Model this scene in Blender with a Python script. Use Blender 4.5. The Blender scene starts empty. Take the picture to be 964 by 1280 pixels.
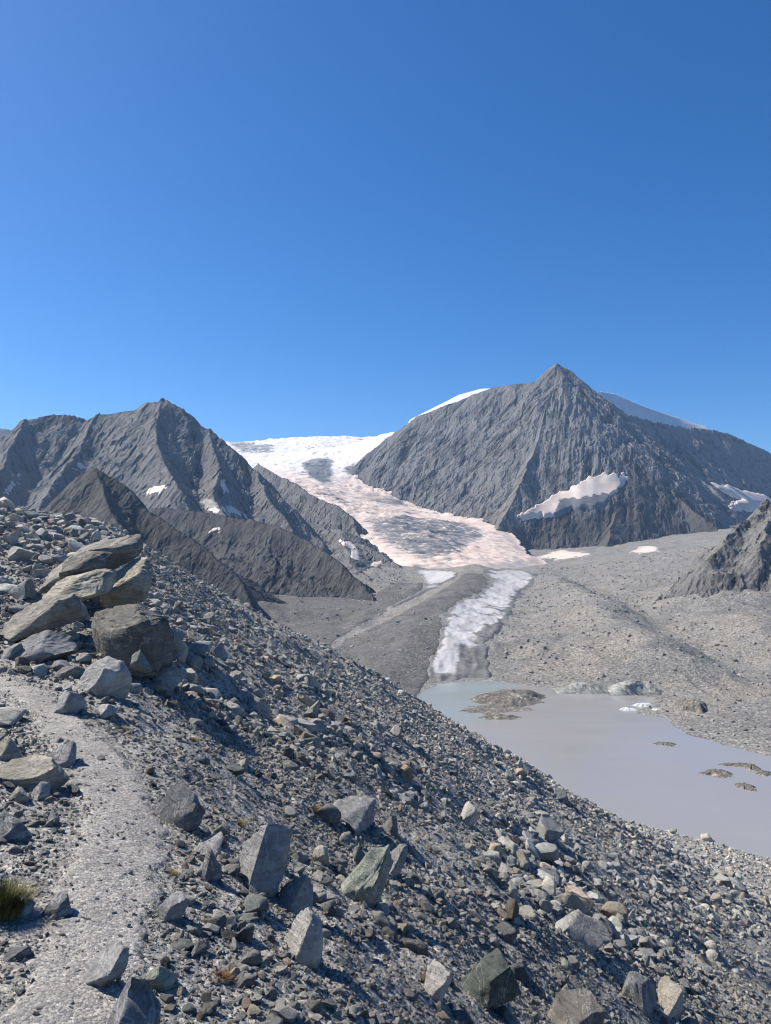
import bpy, bmesh, math, random
import numpy as np
from math import radians, sin, cos, tan, pi

random.seed(7); rng = np.random.default_rng(7)
scene = bpy.context.scene
COL = scene.collection

# ------------------------------------------------------------------ camera
W0, H0, F0 = 964.0, 1280.0, 960.0          # photograph size, focal length in its pixels
PITCH = math.atan(40.0 / F0)               # horizon at row 680
cam_d = bpy.data.cameras.new('camera'); cam = bpy.data.objects.new('camera', cam_d)
COL.objects.link(cam); scene.camera = cam
cam_d.sensor_fit = 'VERTICAL'; cam_d.sensor_height = 24.0
cam_d.lens = 24.0 * F0 / H0
cam_d.clip_start = 0.05; cam_d.clip_end = 30000
cam.location = (0, 0, 0); cam.rotation_euler = (pi / 2 + PITCH, 0, 0)

# ------------------------------------------------------------------ sky, sun, exposure
SUN_AZ, SUN_EL = radians(-66), radians(47)      # azimuth from +Y, negative = left
world = bpy.data.worlds.new('World'); scene.world = world; world.use_nodes = True
wn = world.node_tree.nodes; wl = world.node_tree.links
wn.clear()
sky = wn.new('ShaderNodeTexSky'); sky.sky_type = 'NISHITA'; sky.sun_disc = False
sky.sun_elevation = SUN_EL; sky.sun_rotation = SUN_AZ
sky.altitude = 2900; sky.air_density = 1.0; sky.dust_density = 4.0; sky.ozone_density = 4.0
bg = wn.new('ShaderNodeBackground'); bg.inputs['Strength'].default_value = 0.11
wo = wn.new('ShaderNodeOutputWorld')
hsv = wn.new('ShaderNodeHueSaturation'); hsv.inputs['Saturation'].default_value = 1.32; hsv.inputs['Hue'].default_value = 0.503; hsv.inputs['Value'].default_value = 0.9
wl.new(sky.outputs[0], hsv.inputs['Color']); wl.new(hsv.outputs[0], bg.inputs['Color']); wl.new(bg.outputs[0], wo.inputs['Surface'])
sun_d = bpy.data.lights.new('sun', 'SUN'); sun = bpy.data.objects.new('sun', sun_d); COL.objects.link(sun)
sun_d.energy = 5.0; sun_d.angle = radians(0.53); sun_d.color = (1.0, 0.92, 0.80)
Ldir = np.array([sin(SUN_AZ) * cos(SUN_EL), cos(SUN_AZ) * cos(SUN_EL), sin(SUN_EL)])
from mathutils import Vector, Euler, Matrix
sun.rotation_euler = Vector(Ldir).to_track_quat('Z', 'Y').to_euler()
scene.view_settings.view_transform = 'Standard'; scene.view_settings.look = 'None'
scene.view_settings.gamma = 1.0; scene.view_settings.use_curve_mapping = False
scene.view_settings.exposure = 0.66
scene.cycles.use_denoising = True; scene.cycles.filter_width = 1.05
scene.cycles.max_bounces = 6; scene.cycles.diffuse_bounces = 3; scene.cycles.volume_bounces = 0

# ------------------------------------------------------------------ planning helpers (pixel + distance -> metres)
_Fw = np.array([0, cos(PITCH), sin(PITCH)]); _Up = np.array([0, -sin(PITCH), cos(PITCH)])
def ray(px, py):
    d = _Fw + (px - W0 / 2) / F0 * np.array([1.0, 0, 0]) - (py - H0 / 2) / F0 * _Up
    return d / d[1]                       # unit forward distance
def P(px, py, D): return ray(px, py) * D
def project(x, y, z):
    f = y * _Fw[1] + z * _Fw[2]; u = y * _Up[1] + z * _Up[2]
    f = np.where(np.abs(f) < 1e-6, 1e-6, f)
    return W0 / 2 + x / f * F0, H0 / 2 - u / f * F0, f

# ------------------------------------------------------------------ noise
def _hash(ix, iy, iz, seed):
    h = (ix.astype(np.uint32) * np.uint32(374761393)) ^ (iy.astype(np.uint32) * np.uint32(668265263)) ^ \
        (iz.astype(np.uint32) * np.uint32(2147483647)) ^ np.uint32((seed * 1274126177) & 0xffffffff)
    h = (h ^ (h >> np.uint32(13))) * np.uint32(1274126177)
    h = (h ^ (h >> np.uint32(15))) * np.uint32(2246822519)
    return (h ^ (h >> np.uint32(16)))
def noise2(x, y, seed=0):
    """gradient noise, about -1..1"""
    x = np.asarray(x, float); y = np.asarray(y, float)
    x0 = np.floor(x); y0 = np.floor(y); fx = x - x0; fy = y - y0
    ix = x0.astype(np.int64); iy = y0.astype(np.int64); z = np.zeros_like(ix)
    def g(dx, dy):
        a = _hash((ix + dx) & 0xffffffff, (iy + dy) & 0xffffffff, z, seed).astype(float) * (2 * pi / 4294967296.0)
        return np.cos(a) * (fx - dx) + np.sin(a) * (fy - dy)
    u = fx * fx * fx * (fx * (fx * 6 - 15) + 10); v = fy * fy * fy * (fy * (fy * 6 - 15) + 10)
    a, b, c, d = g(0, 0), g(1, 0), g(0, 1), g(1, 1)
    return 1.5 * ((a * (1 - u) + b * u) * (1 - v) + (c * (1 - u) + d * u) * v)
def fbm(x, y, octv=4, seed=0, gain=0.5, lac=2.03):
    s = 0; a = 1.0; t = 0
    for i in range(octv):
        s = s + a * noise2(x, y, seed + i * 17); t += a; a *= gain; x = x * lac + 3.1; y = y * lac + 1.7
    return s / t
def ridged(x, y, octv=3, seed=0, gain=0.5):
    s = 0; a = 1.0; t = 0
    for i in range(octv):
        s = s + a * (1 - np.abs(noise2(x, y, seed + i * 13))); t += a; a *= gain; x = x * 2.1 + 5.3; y = y * 2.1 + 2.9
    return s / t
def facets(x, y, seed, tilt=0.5, step=0.6):
    """broken blocks: every cell is a tilted flat piece; returns height (cell units) and a random value per piece"""
    x0 = np.floor(x).astype(np.int64); y0 = np.floor(y).astype(np.int64); z = np.zeros_like(x0)
    bd = np.full(x.shape, 9.0); h = np.zeros(x.shape); v = np.zeros(x.shape)
    K = 1.0 / 4294967296.0
    for dx in (-1, 0, 1):
        for dy in (-1, 0, 1):
            ix = (x0 + dx) & 0xffffffff; iy = (y0 + dy) & 0xffffffff
            r1 = _hash(ix, iy, z, seed).astype(float) * K; r2 = _hash(ix, iy, z + 1, seed).astype(float) * K
            r3 = (r1 * 7919.0) % 1.0; r4 = (r2 * 6007.0) % 1.0; r5 = (r1 * 3571.0 + r2 * 911.0) % 1.0
            ex = x - (x0 + dx + r1); ey = y - (y0 + dy + r2); d = ex * ex + ey * ey
            g = d < bd; bd = np.where(g, d, bd)
            h = np.where(g, step * (r5 - .5) + tilt * ((r3 - .5) * 2 * ex + (r4 - .5) * 2 * ey), h); v = np.where(g, r5, v)
    return h, v
def sstep(a, b, x):
    t = np.clip((x - a) / (b - a), 0, 1); return t * t * (3 - 2 * t)
def in_poly(px, py, poly):
    r = np.zeros(np.shape(px), bool); n = len(poly)
    for i in range(n):
        x1, y1 = poly[i]; x2, y2 = poly[(i + 1) % n]
        if y1 == y2: continue
        c = ((y1 > py) != (y2 > py)) & (px < (x2 - x1) * (py - y1) / (y2 - y1) + x1)
        r ^= c
    return r
def seg_dist(x, y, poly, closed=False):
    best = np.full(np.shape(x), 1e9); n = len(poly)
    for i in range(n if closed else n - 1):
        x1, y1 = poly[i][:2]; x2, y2 = poly[(i + 1) % n][:2]
        dx, dy = x2 - x1, y2 - y1; L = dx * dx + dy * dy + 1e-9
        t = np.clip(((x - x1) * dx + (y - y1) * dy) / L, 0, 1)
        best = np.minimum(best, np.hypot(x - x1 - t * dx, y - y1 - t * dy))
    return best
def tps(points):
    p = np.array(points, float); n = len(p); sc = 1000.0
    q = p[:, :2] / sc
    r = np.hypot(q[:, None, 0] - q[None, :, 0], q[:, None, 1] - q[None, :, 1])
    K = r ** 2 * np.log(r + 1e-9) + np.eye(n) * 0.002
    A = np.zeros((n + 3, n + 3)); A[:n, :n] = K; A[:n, n] = 1; A[:n, n + 1:] = q; A[n, :n] = 1; A[n + 1:, :n] = q.T
    w = np.linalg.solve(A, np.concatenate([p[:, 2], [0, 0, 0]]))
    def f(x, y):
        x = np.asarray(x, float) / sc; y = np.asarray(y, float) / sc
        out = w[n] + w[n + 1] * x + w[n + 2] * y
        for i in range(n):
            r = np.hypot(x - q[i, 0], y - q[i, 1]); out = out + w[i] * r * r * np.log(r + 1e-9)
        return out
    return f

# ------------------------------------------------------------------ mesh helpers
def tag(o, label=None, cat=None, group=None, kind=None):
    if label: o['label'] = label
    if cat: o['category'] = cat
    if group: o['group'] = group
    if kind: o['kind'] = kind
    return o
def mesh_from(name, co, faces, smooth=True, attrs=None):
    me = bpy.data.meshes.new(name)
    co = np.ascontiguousarray(co, np.float32); faces = np.ascontiguousarray(faces, np.int32)
    nf, k = faces.shape
    me.vertices.add(len(co)); me.vertices.foreach_set('co', co.ravel())
    me.loops.add(nf * k); me.loops.foreach_set('vertex_index', faces.ravel())
    me.polygons.add(nf); me.polygons.foreach_set('loop_start', np.arange(0, nf * k, k, dtype=np.int32))
    me.polygons.foreach_set('loop_total', np.full(nf, k, np.int32))
    me.polygons.foreach_set('use_smooth', np.full(nf, smooth))
    for an, av in (attrs or {}).items():
        a = me.attributes.new(an, 'FLOAT', 'POINT'); a.data.foreach_set('value', np.ascontiguousarray(av, np.float32).ravel())
    me.update(calc_edges=True); me.validate()
    return me
def link(name, me, mat=None, parent=None):
    o = bpy.data.objects.new(name, me); COL.objects.link(o)
    if mat is not None and not me.materials: me.materials.append(mat)
    if parent: o.parent = parent
    return o
def grid_faces(ni, nj, wrap=False):
    i = np.arange(ni - 1); j = np.arange(nj if wrap else nj - 1)
    I, J = np.meshgrid(i, j, indexing='ij'); J2 = (J + 1) % nj
    return np.stack([I * nj + J, I * nj + J2, (I + 1) * nj + J2, (I + 1) * nj + J], -1).reshape(-1, 4)
def compact(co, faces, attrs=None):
    used = np.unique(faces); m = np.full(len(co), -1); m[used] = np.arange(len(used))
    return co[used], m[faces], {k: np.asarray(v).ravel()[used] for k, v in (attrs or {}).items()}
def blur(a, n, it=2):
    a = a.astype(float)
    for _ in range(it):
        for ax in (0, 1):
            p = np.pad(a, [(n, n) if k == ax else (0, 0) for k in (0, 1)], mode='edge')
            c = np.cumsum(p, axis=ax); z = np.zeros_like(np.take(c, [0], axis=ax)); c = np.concatenate([z, c], axis=ax)
            L = 2 * n + 1
            a = (np.take(c, range(L, c.shape[ax]), axis=ax) - np.take(c, range(0, c.shape[ax] - L), axis=ax)) / L
    return a

# ------------------------------------------------------------------ materials
class NT:
    def __init__(s, name):
        s.m = bpy.data.materials.new(name); s.m.use_nodes = True; s.t = s.m.node_tree; s.t.nodes.clear()
        s.out = s.n('ShaderNodeOutputMaterial'); s.b = s.n('ShaderNodeBsdfPrincipled')
        s.l(s.b.outputs[0], s.out.inputs['Surface'])
    def n(s, t, **k):
        x = s.t.nodes.new(t)
        for a, v in k.items(): setattr(x, a, v)
        return x
    def l(s, a, b): s.t.links.new(a, b)
    def coord(s, scale=(1, 1, 1), kind='Object', rot=(0, 0, 0)):
        c = s.n('ShaderNodeTexCoord'); m = s.n('ShaderNodeMapping'); m.inputs['Scale'].default_value = scale
        m.inputs['Rotation'].default_value = rot
        s.l(c.outputs[kind], m.inputs['Vector']); return m.outputs[0]
    def noise(s, vec, scale, detail=6, rough=0.6, out='Fac', dist=0.0):
        x = s.n('ShaderNodeTexNoise'); x.inputs['Scale'].default_value = scale; x.inputs['Detail'].default_value = detail
        x.inputs['Roughness'].default_value = rough; x.inputs['Distortion'].default_value = dist
        s.l(vec, x.inputs['Vector']); return x.outputs[out]
    def ramp(s, fac, stops):
        r = s.n('ShaderNodeValToRGB'); e = r.color_ramp.elements
        while len(e) < len(stops): e.new(0.5)
        for i, (p, c) in enumerate(stops):
            e[i].position = p; e[i].color = (*c, 1) if len(c) == 3 else c
        s.l(fac, r.inputs['Fac']); return r.outputs['Color']
    def mix(s, fac, a, b, mode='MIX'):
        x = s.n('ShaderNodeMix', data_type='RGBA', blend_type=mode)
        if isinstance(fac, (int, float)): x.inputs[0].default_value = fac
        else: s.l(fac, x.inputs[0])
        for v, i in ((a, 6), (b, 7)):
            if isinstance(v, tuple): x.inputs[i].default_value = (*v, 1)
            else: s.l(v, x.inputs[i])
        return x.outputs[2]
    def math(s, op, a, b=None, c=None):
        x = s.n('ShaderNodeMath', operation=op)
        for i, v in enumerate((a, b, c)):
            if v is None: continue
            if isinstance(v, (int, float)): x.inputs[i].default_value = v
            else: s.l(v, x.inputs[i])
        return x.outputs[0]
    def attr(s, name):
        a = s.n('ShaderNodeAttribute'); a.attribute_name = name; return a.outputs['Fac']
    def bump(s, h, strength=0.5, dist=0.1, prev=None):
        b = s.n('ShaderNodeBump'); b.inputs['Strength'].default_value = strength; b.inputs['Distance'].default_value = dist
        s.l(h, b.inputs['Height'])
        if prev is not None: s.l(prev, b.inputs['Normal'])
        return b.outputs[0]
    def done(s, col, rough=0.9, normal=None, spec=0.25):
        if isinstance(col, tuple): s.b.inputs['Base Color'].default_value = (*col, 1)
        else: s.l(col, s.b.inputs['Base Color'])
        if isinstance(rough, (int, float)): s.b.inputs['Roughness'].default_value = rough
        else: s.l(rough, s.b.inputs['Roughness'])
        s.b.inputs['Specular IOR Level'].default_value = spec
        if normal is not None: s.l(normal, s.b.inputs['Normal'])
        return s.m

def mat_stone(name, dark, light, scale=1.0, tint=None, lichen=0.0, strat=0.0):
    """weathered metamorphic rock of a boulder or stone; the colour differs from stone to stone"""
    m = NT(name); c = m.coord((scale,) * 3); cs = m.coord((scale, scale, scale * 5))
    rnd = m.n('ShaderNodeObjectInfo').outputs['Random']
    n1 = m.noise(c, 2.2, 8, 0.65); n2 = m.noise(c, 16, 8, 0.75); n3 = m.noise(cs, 3.0, 6, 0.6, dist=0.6)
    f = m.math('ADD', m.math('MULTIPLY', n1, 0.55), m.math('MULTIPLY', n3, 0.45))
    col = m.ramp(f, [(0.36, dark), (0.62, light)])
    col = m.mix(m.math('MULTIPLY', n2, 0.28), col, tuple(v * 0.45 for v in dark))
    val = m.ramp(rnd, [(0.0, (0.55, 0.57, 0.60)), (0.5, (0.95, 0.96, 0.97)), (0.80, (1.25, 1.24, 1.2)), (1.0, (1.6, 1.55, 1.45))])
    col = m.mix(1.0, col, val, 'MULTIPLY')
    if tint:
        r2 = m.math('FRACT', m.math('MULTIPLY', rnd, 37.7))
        t = m.ramp(r2, [(0.0, (0.92, 1.03, 1.0)), (0.45, (1, 1, 1)), (0.80, (1, 1, 1)), (0.86, (1.12, 1.0, 0.80)), (0.95, (1.2, 0.98, 0.74)), (1.0, (1.25, 0.88, 0.72))])
        col = m.mix(tint, col, t, 'MULTIPLY')
    vn = m.math('ABSOLUTE', m.math('SUBTRACT', m.noise(c, 1.1, 4, 0.55, dist=1.2), 0.5))
    col = m.mix(m.math('MULTIPLY', m.ramp(vn, [(0.0, (1, 1, 1)), (0.012, (0, 0, 0))]), 0.45), col, (0.5, 0.49, 0.46))
    if lichen:
        n4 = m.noise(c, 5.0, 8, 0.7)
        col = m.mix(m.math('MULTIPLY', m.ramp(n4, [(0.56, (0, 0, 0)), (0.66, (1, 1, 1))]), lichen), col, (0.16, 0.13, 0.075))
    b = m.bump(n3, 0.55 + strat, 0.10 / scale)
    b = m.bump(n1, 0.8, 0.10 / scale, b); b = m.bump(n2, 0.8, 0.035 / scale, b)
    return m.done(col, 0.88, b)

def mat_ground(name, a, b_, speck, sc, bd=0.03, warm=None):
    """gravelly debris: stones too small to build, as speckle and relief"""
    m = NT(name); c = m.coord()
    v = m.n('ShaderNodeTexVoronoi', feature='F1'); v.inputs['Scale'].default_value = sc; m.l(c, v.inputs['Vector'])
    v2 = m.n('ShaderNodeTexVoronoi', feature='F1'); v2.inputs['Scale'].default_value = sc * 3.1; m.l(c, v2.inputs['Vector'])
    big = m.noise(c, sc * 0.05, 6, 0.6); mid = m.noise(c, sc * 0.4, 6, 0.7)
    col = m.ramp(big, [(0.33, a), (0.68, b_)])
    if warm: col = m.mix(m.ramp(m.noise(c, sc * 0.02, 5, 0.6), [(0.48, (0, 0, 0)), (0.66, (1, 1, 1))]), col, warm)
    g = m.n('ShaderNodeSeparateColor'); m.l(v.outputs['Color'], g.inputs[0])
    col = m.mix(1.0, col, m.ramp(g.outputs[0], [(0.0, (0.62, 0.63, 0.65)), (0.6, (1, 1, 1)), (0.93, (1.3, 1.28, 1.24)), (1.0, (1.0 + speck,) * 3)]), 'MULTIPLY')
    g2 = m.n('ShaderNodeSeparateColor'); m.l(v2.outputs['Color'], g2.inputs[0])
    col = m.mix(0.8, col, m.ramp(g2.outputs[1], [(0.0, (0.7, 0.7, 0.72)), (0.8, (1.05, 1.05, 1.05)), (1.0, (1.45, 1.42, 1.36))]), 'MULTIPLY')
    b = m.bump(mid, 0.8, bd * 3); b = m.bump(m.math('SUBTRACT', 1.0, v.outputs['Distance']), 0.8, bd, b)
    b = m.bump(m.math('SUBTRACT', 1.0, v2.outputs['Distance']), 0.6, bd * 0.35, b)
    return m.done(col, 0.95, b, 0.15)

def mat_cliff(name, dark, mid, light, rust, sc=0.01, bumpd=8.0, rustamt=0.5, band=0.15):
    """mountain rock wall: faulted, streaked along the fall line, with rusty seams"""
    m = NT(name); c = m.coord((sc, sc, sc)); ch = m.coord((sc * .6, sc * .6, sc * 2.5), rot=(0.1, -0.3, 0))
    n2 = m.attr('streak')
    n1 = m.noise(c, 1.2, 10, 0.65); n3 = m.noise(ch, 3.0, 8, 0.65); n4 = m.noise(c, 12, 8, 0.72)
    f = m.math('ADD', m.math('MULTIPLY', n1, 0.3), m.math('ADD', m.math('MULTIPLY', n2, 0.7 - band), m.math('MULTIPLY', n3, band)))
    col = m.ramp(f, [(0.38, dark), (0.5, mid), (0.62, light)])
    col = m.mix(m.math('MULTIPLY', m.ramp(m.noise(c, 0.8, 8, 0.6), [(0.5, (0, 0, 0)), (0.66, (1, 1, 1))]), rustamt), col, rust)
    col = m.mix(0.8, col, m.ramp(n4, [(0.35, (0.5, 0.5, 0.52)), (0.65, (1.3, 1.3, 1.27))]), 'MULTIPLY')
    col = m.mix(m.math('MULTIPLY', m.attr('brownrock_shade'), 0.62), col, (0.038, 0.033, 0.030))   # browner rock, darkened further to paint in the shade on the right
    b = m.bump(n4, 1.0, bumpd * 0.35); b = m.bump(n1, 0.6, bumpd, b)
    return m.done(col, 0.92, b, 0.12)

def mat_snow(name, clean, pink, ice, sc=0.01, bd=2.0):
    m = NT(name); c = m.coord((sc,) * 3); cs = m.coord((sc * .4, sc, sc * 2))
    n1 = m.noise(c, 1.5, 7, 0.6); n2 = m.noise(cs, 6, 7, 0.65)
    col = m.ramp(m.math('ADD', m.math('MULTIPLY', n1, .7), m.math('MULTIPLY', n2, .3)), [(0.36, pink), (0.62, clean)])
    a = m.attr('ice'); a = m.math('ADD', a, m.math('MULTIPLY', m.math('SUBTRACT', n2, 0.5), 1.6))
    icec = m.ramp(n2, [(0.35, tuple(v * .55 for v in ice)), (0.65, ice)])
    col = m.mix(m.ramp(a, [(0.35, (0, 0, 0)), (0.62, (1, 1, 1))]), col, icec)
    b = m.bump(n2, 0.6, bd)
    return m.done(col, 0.6, b, 0.3)

M = {}
M['stone'] = mat_stone('grey_stone', (0.17, 0.166, 0.158), (0.38, 0.37, 0.345), 2.0, tint=0.8)
M['pebble'] = mat_stone('gravel_stone', (0.24, 0.234, 0.222), (0.48, 0.468, 0.44), 2.0, tint=0.7)
M['boulder'] = mat_stone('weathered_boulder', (0.14, 0.133, 0.115), (0.41, 0.385, 0.33), 1.4, lichen=0.55, strat=0.4)
M['bluestone'] = mat_stone('blue_grey_boulder', (0.15, 0.152, 0.155), (0.40, 0.395, 0.382), 2.4, lichen=0.1)
M['greenstone'] = mat_stone('green_grey_boulder', (0.11, 0.13, 0.115), (0.27, 0.29, 0.25), 2.4, lichen=0.25)
M['tanstone'] = mat_stone('tan_boulder', (0.20, 0.18, 0.15), (0.42, 0.39, 0.345), 2.0, lichen=0.2)
M['gravel'] = mat_ground('moraine_gravel', (0.235, 0.23, 0.218), (0.325, 0.316, 0.296), 0.8, 40.0, 0.008, warm=(0.32, 0.306, 0.276))
M['trail'] = mat_ground('trodden_trail_dust', (0.255, 0.248, 0.233), (0.35, 0.338, 0.315), 0.7, 80.0, 0.004)
M['debris'] = mat_ground('valley_debris', (0.17, 0.169, 0.162), (0.245, 0.242, 0.228), 0.6, 0.55, 0.5, warm=(0.245, 0.23, 0.203))
M['darkdebris'] = mat_ground('glacier_debris', (0.105, 0.104, 0.102), (0.155, 0.152, 0.147), 0.6, 0.5, 0.5)
M['rubble'] = mat_stone('rubble_stone', (0.17, 0.17, 0.16), (0.31, 0.305, 0.285), 0.25, tint=0.4)
M['face'] = mat_cliff('grey_face_rock', (0.035, 0.037, 0.040), (0.088, 0.089, 0.091), (0.19, 0.188, 0.184), (0.145, 0.115, 0.09), 0.012, bumpd=7, rustamt=.35)
M['darkcliff'] = mat_cliff('dark_cliff_rock', (0.02, 0.022, 0.025), (0.045, 0.047, 0.05), (0.095, 0.095, 0.094), (0.07, 0.058, 0.048), 0.016, bumpd=5, rustamt=.3)
M['massif'] = mat_cliff('massif_rock', (0.045, 0.048, 0.052), (0.095, 0.097, 0.10), (0.18, 0.178, 0.175), (0.12, 0.10, 0.083), 0.016, bumpd=5, rustamt=.3)
M['outcrop'] = mat_cliff('outcrop_rock', (0.035, 0.035, 0.035), (0.09, 0.088, 0.086), (0.18, 0.176, 0.168), (0.115, 0.085, 0.06), 0.03, bumpd=3, rustamt=.25)
M['snow'] = mat_snow('old_snow', (0.70, 0.63, 0.575), (0.62, 0.485, 0.405), (0.17, 0.18, 0.20), 0.012, 2.0)
def mat_icefall():
    m = NT('icefall_snow'); c = m.coord((0.012,) * 3); cs = m.coord((0.006, 0.02, 0.03))
    n1 = m.noise(c, 1.5, 8, 0.62); n2 = m.noise(cs, 4.0, 8, 0.68, dist=.4)
    lowc = m.ramp(n1, [(0.36, (0.60, 0.455, 0.375)), (0.62, (0.72, 0.63, 0.56))])       # dusty, algae-tinted summer snow
    col = m.mix(m.attr('dust'), m.ramp(n1, [(0.36, (0.66, 0.63, 0.62)), (0.62, (0.78, 0.77, 0.77))]), lowc)
    a = m.math('ADD', m.attr('ice'), m.math('MULTIPLY', m.math('SUBTRACT', n2, 0.5), 2.0))
    col = m.mix(m.ramp(a, [(0.36, (0, 0, 0)), (0.60, (1, 1, 1))]), col, m.ramp(n2, [(0.35, (0.09, 0.095, 0.105)), (0.65, (0.25, 0.26, 0.28))]))
    col = m.mix(m.ramp(m.math('MULTIPLY', a, 0.5), [(0.44, (0, 0, 0)), (0.56, (1, 1, 1))]), col, (0.085, 0.088, 0.095))
    return m.done(col, 0.6, m.bump(n2, 0.8, 3.0), 0.3)
M['icefall'] = mat_icefall()
M['whitesnow'] = mat_snow('white_snow', (0.70, 0.70, 0.71), (0.62, 0.61, 0.62), (0.4, 0.44, 0.5), 0.006, 1.5)
M['ice'] = mat_snow('bare_glacier_ice', (0.50, 0.49, 0.50), (0.38, 0.37, 0.37), (0.20, 0.195, 0.187), 0.03, 1.5)

# ------------------------------------------------------------------ the moraine's shape
RAZ = radians(-21)
Rr = np.array([sin(RAZ), cos(RAZ)]); Rp = np.array([cos(RAZ), -sin(RAZ)])   # along the crest, down the lake flank
LAKE = -128.0
PATH = np.array([(-0.55, 0.2), (-0.80, 1.4), (-1.02, 2.5), (-1.32, 3.66), (-1.58, 4.8), (-2.25, 6.1), (-3.1, 7.4), (-4.2, 8.7), (-5.6, 9.8), (-7.4, 10.8), (-9.6, 11.6)])
def path_d(x, y): return seg_dist(x, y, PATH)
def moraine_z(x, y):
    x = np.asarray(x, float); y = np.asarray(y, float)
    s = x * Rp[0] + y * Rp[1]; r = x * Rr[0] + y * Rr[1]
    s = s + 0.5 * noise2(r / 7.0, s / 40.0, 3) * sstep(8, 20, r)
    crest = -1.6 + 2.5 * sstep(9, 36, r) - 4.0 * sstep(40, 110, r) - 60 * sstep(430, 760, r)
    crest = crest + np.where(s < 0, 0.7 * sstep(0, 5, -s) * sstep(12, 32, r), 0)
    crest = crest - np.where(s < -9, 0.35 * (-s - 9), 0) * sstep(-9, -30, s * 1.0)
    w = 0.45
    sp = w * np.logaddexp(0, (s - 0.55) / w)                              # rounded shoulder
    shore = np.interp(r, [0, 150, 240, 327, 407, 600], [330, 300, 262, 216, 212, 212])
    s1 = np.interp(r, [0, 150, 240, 330], [150, 145, 140, 196])
    zf = 0.60 * np.minimum(sp, s1) + 0.35 * (1 - np.exp(-sp / 2.0))
    slope2 = (-LAKE - 1.95 - 0.60 * s1) / np.maximum(shore - s1, 15)
    zf = zf + np.maximum(sp - s1, 0) * slope2
    z = crest - zf
    fl = sstep(0.6, 6, s)
    pm = sstep(0.25, 0.9, path_d(x, y))                                   # trodden ground is smoother
    z = z + fl * (0.70 * (ridged(r / 4.0, s / 24.0, 3, 21) - 0.62) + 1.2 * sstep(10, 60, s) * (ridged(r / 22.0, s / 120.0, 3, 31) - 0.62))
    z = z + 0.35 * fbm(x / 3.0, y / 3.0, 3, 41) * sstep(2, 9, np.hypot(x, y)) * (0.3 + 0.7 * pm)
    z = z + (0.10 * fbm(x / 0.8, y / 0.8, 3, 51) + 0.045 * fbm(x / 0.17, y / 0.17, 3, 61)) * (0.12 + 0.88 * pm)
    far = sstep(15, 60, np.hypot(x, y))
    z = z + far * 0.8 * fbm(x / 9.0, y / 9.0, 5, 71, 0.6)
    return z
def hit(px, py, tmax=600, fn=None):
    fn = fn or moraine_z
    d = ray(px, py); t = np.geomspace(0.8, tmax, 500)
    g = fn(d[0] * t, d[1] * t) - d[2] * t
    k = np.argmax(g > 0)
    if g[k] <= 0: return None
    if k == 0: return d * t[0]
    t = np.linspace(t[k - 1], t[k], 24); g = fn(d[0] * t, d[1] * t) - d[2] * t
    k = max(1, int(np.argmax(g > 0))); w = g[k - 1] / (g[k - 1] - g[k] - 1e-12)
    return d * (t[k - 1] + np.clip(w, 0, 1) * (t[k] - t[k - 1]))

def build_moraine():
    az = np.concatenate([np.radians(np.arange(-180, -37, 3.0)), np.radians(np.linspace(-36, 36, 620)), np.radians(np.arange(40, 180, 3.0))])
    rr = np.concatenate([[0.05, 0.4, 0.7], np.geomspace(1.0, 60, 370), np.geomspace(60.8, 760, 200)])
    A, R = np.meshgrid(az, rr); x = np.sin(A) * R; y = np.cos(A) * R
    z = moraine_z(x, y)
    co = np.stack([x, y, z], -1).reshape(-1, 3)
    f = grid_faces(len(rr), len(az), wrap=True)
    o = link('moraine', mesh_from('moraine', co, f[:, ::-1]), M['gravel'])
    tag(o, 'steep grey gravel moraine with a trodden crest, falling to the milky lake', 'moraine', kind='structure')
build_moraine()

def build_path():
    seg = np.hypot(*np.diff(PATH, axis=0).T); L = np.concatenate([[0], np.cumsum(seg)])
    u = np.arange(0, L[-1], 0.016); k = 62
    cx = np.interp(u, L, PATH[:, 0]); cy = np.interp(u, L, PATH[:, 1])
    for _ in range(3):
        cx = np.convolve(np.pad(cx, 30, mode='edge'), np.ones(61) / 61, 'valid'); cy = np.convolve(np.pad(cy, 30, mode='edge'), np.ones(61) / 61, 'valid')
    tx = np.gradient(cx); ty = np.gradient(cy); n = np.hypot(tx, ty); nx, ny = ty / n, -tx / n
    v = np.linspace(-1, 1, k)
    U, V = np.meshgrid(u, v, indexing='ij')
    wd = 0.30 + 0.12 * noise2(U / 1.3, np.sign(V) * 5.0, 5) + 0.05 * noise2(U / 0.3, np.sign(V) * 5.0, 6)
    x = cx[:, None] + nx[:, None] * V * wd; y = cy[:, None] + ny[:, None] * V * wd
    e = np.abs(V) + 0.35 * fbm(x / 0.15, y / 0.15, 3, 9)
    z = moraine_z(x, y) + 0.017 - 0.045 * sstep(0.55, 1.1, e) + 0.006 * fbm(x / 0.06, y / 0.06, 3, 10) + 0.010 * fbm(x / 0.3, y / 0.3, 2, 12)
    co = np.stack([x, y, z], -1).reshape(-1, 3)
    o = link('footpath', mesh_from('footpath', co, grid_faces(len(u), k)), M['trail'])
    tag(o, 'narrow pale dusty footpath trodden along the moraine crest', 'footpath', kind='structure')
build_path()

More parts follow.
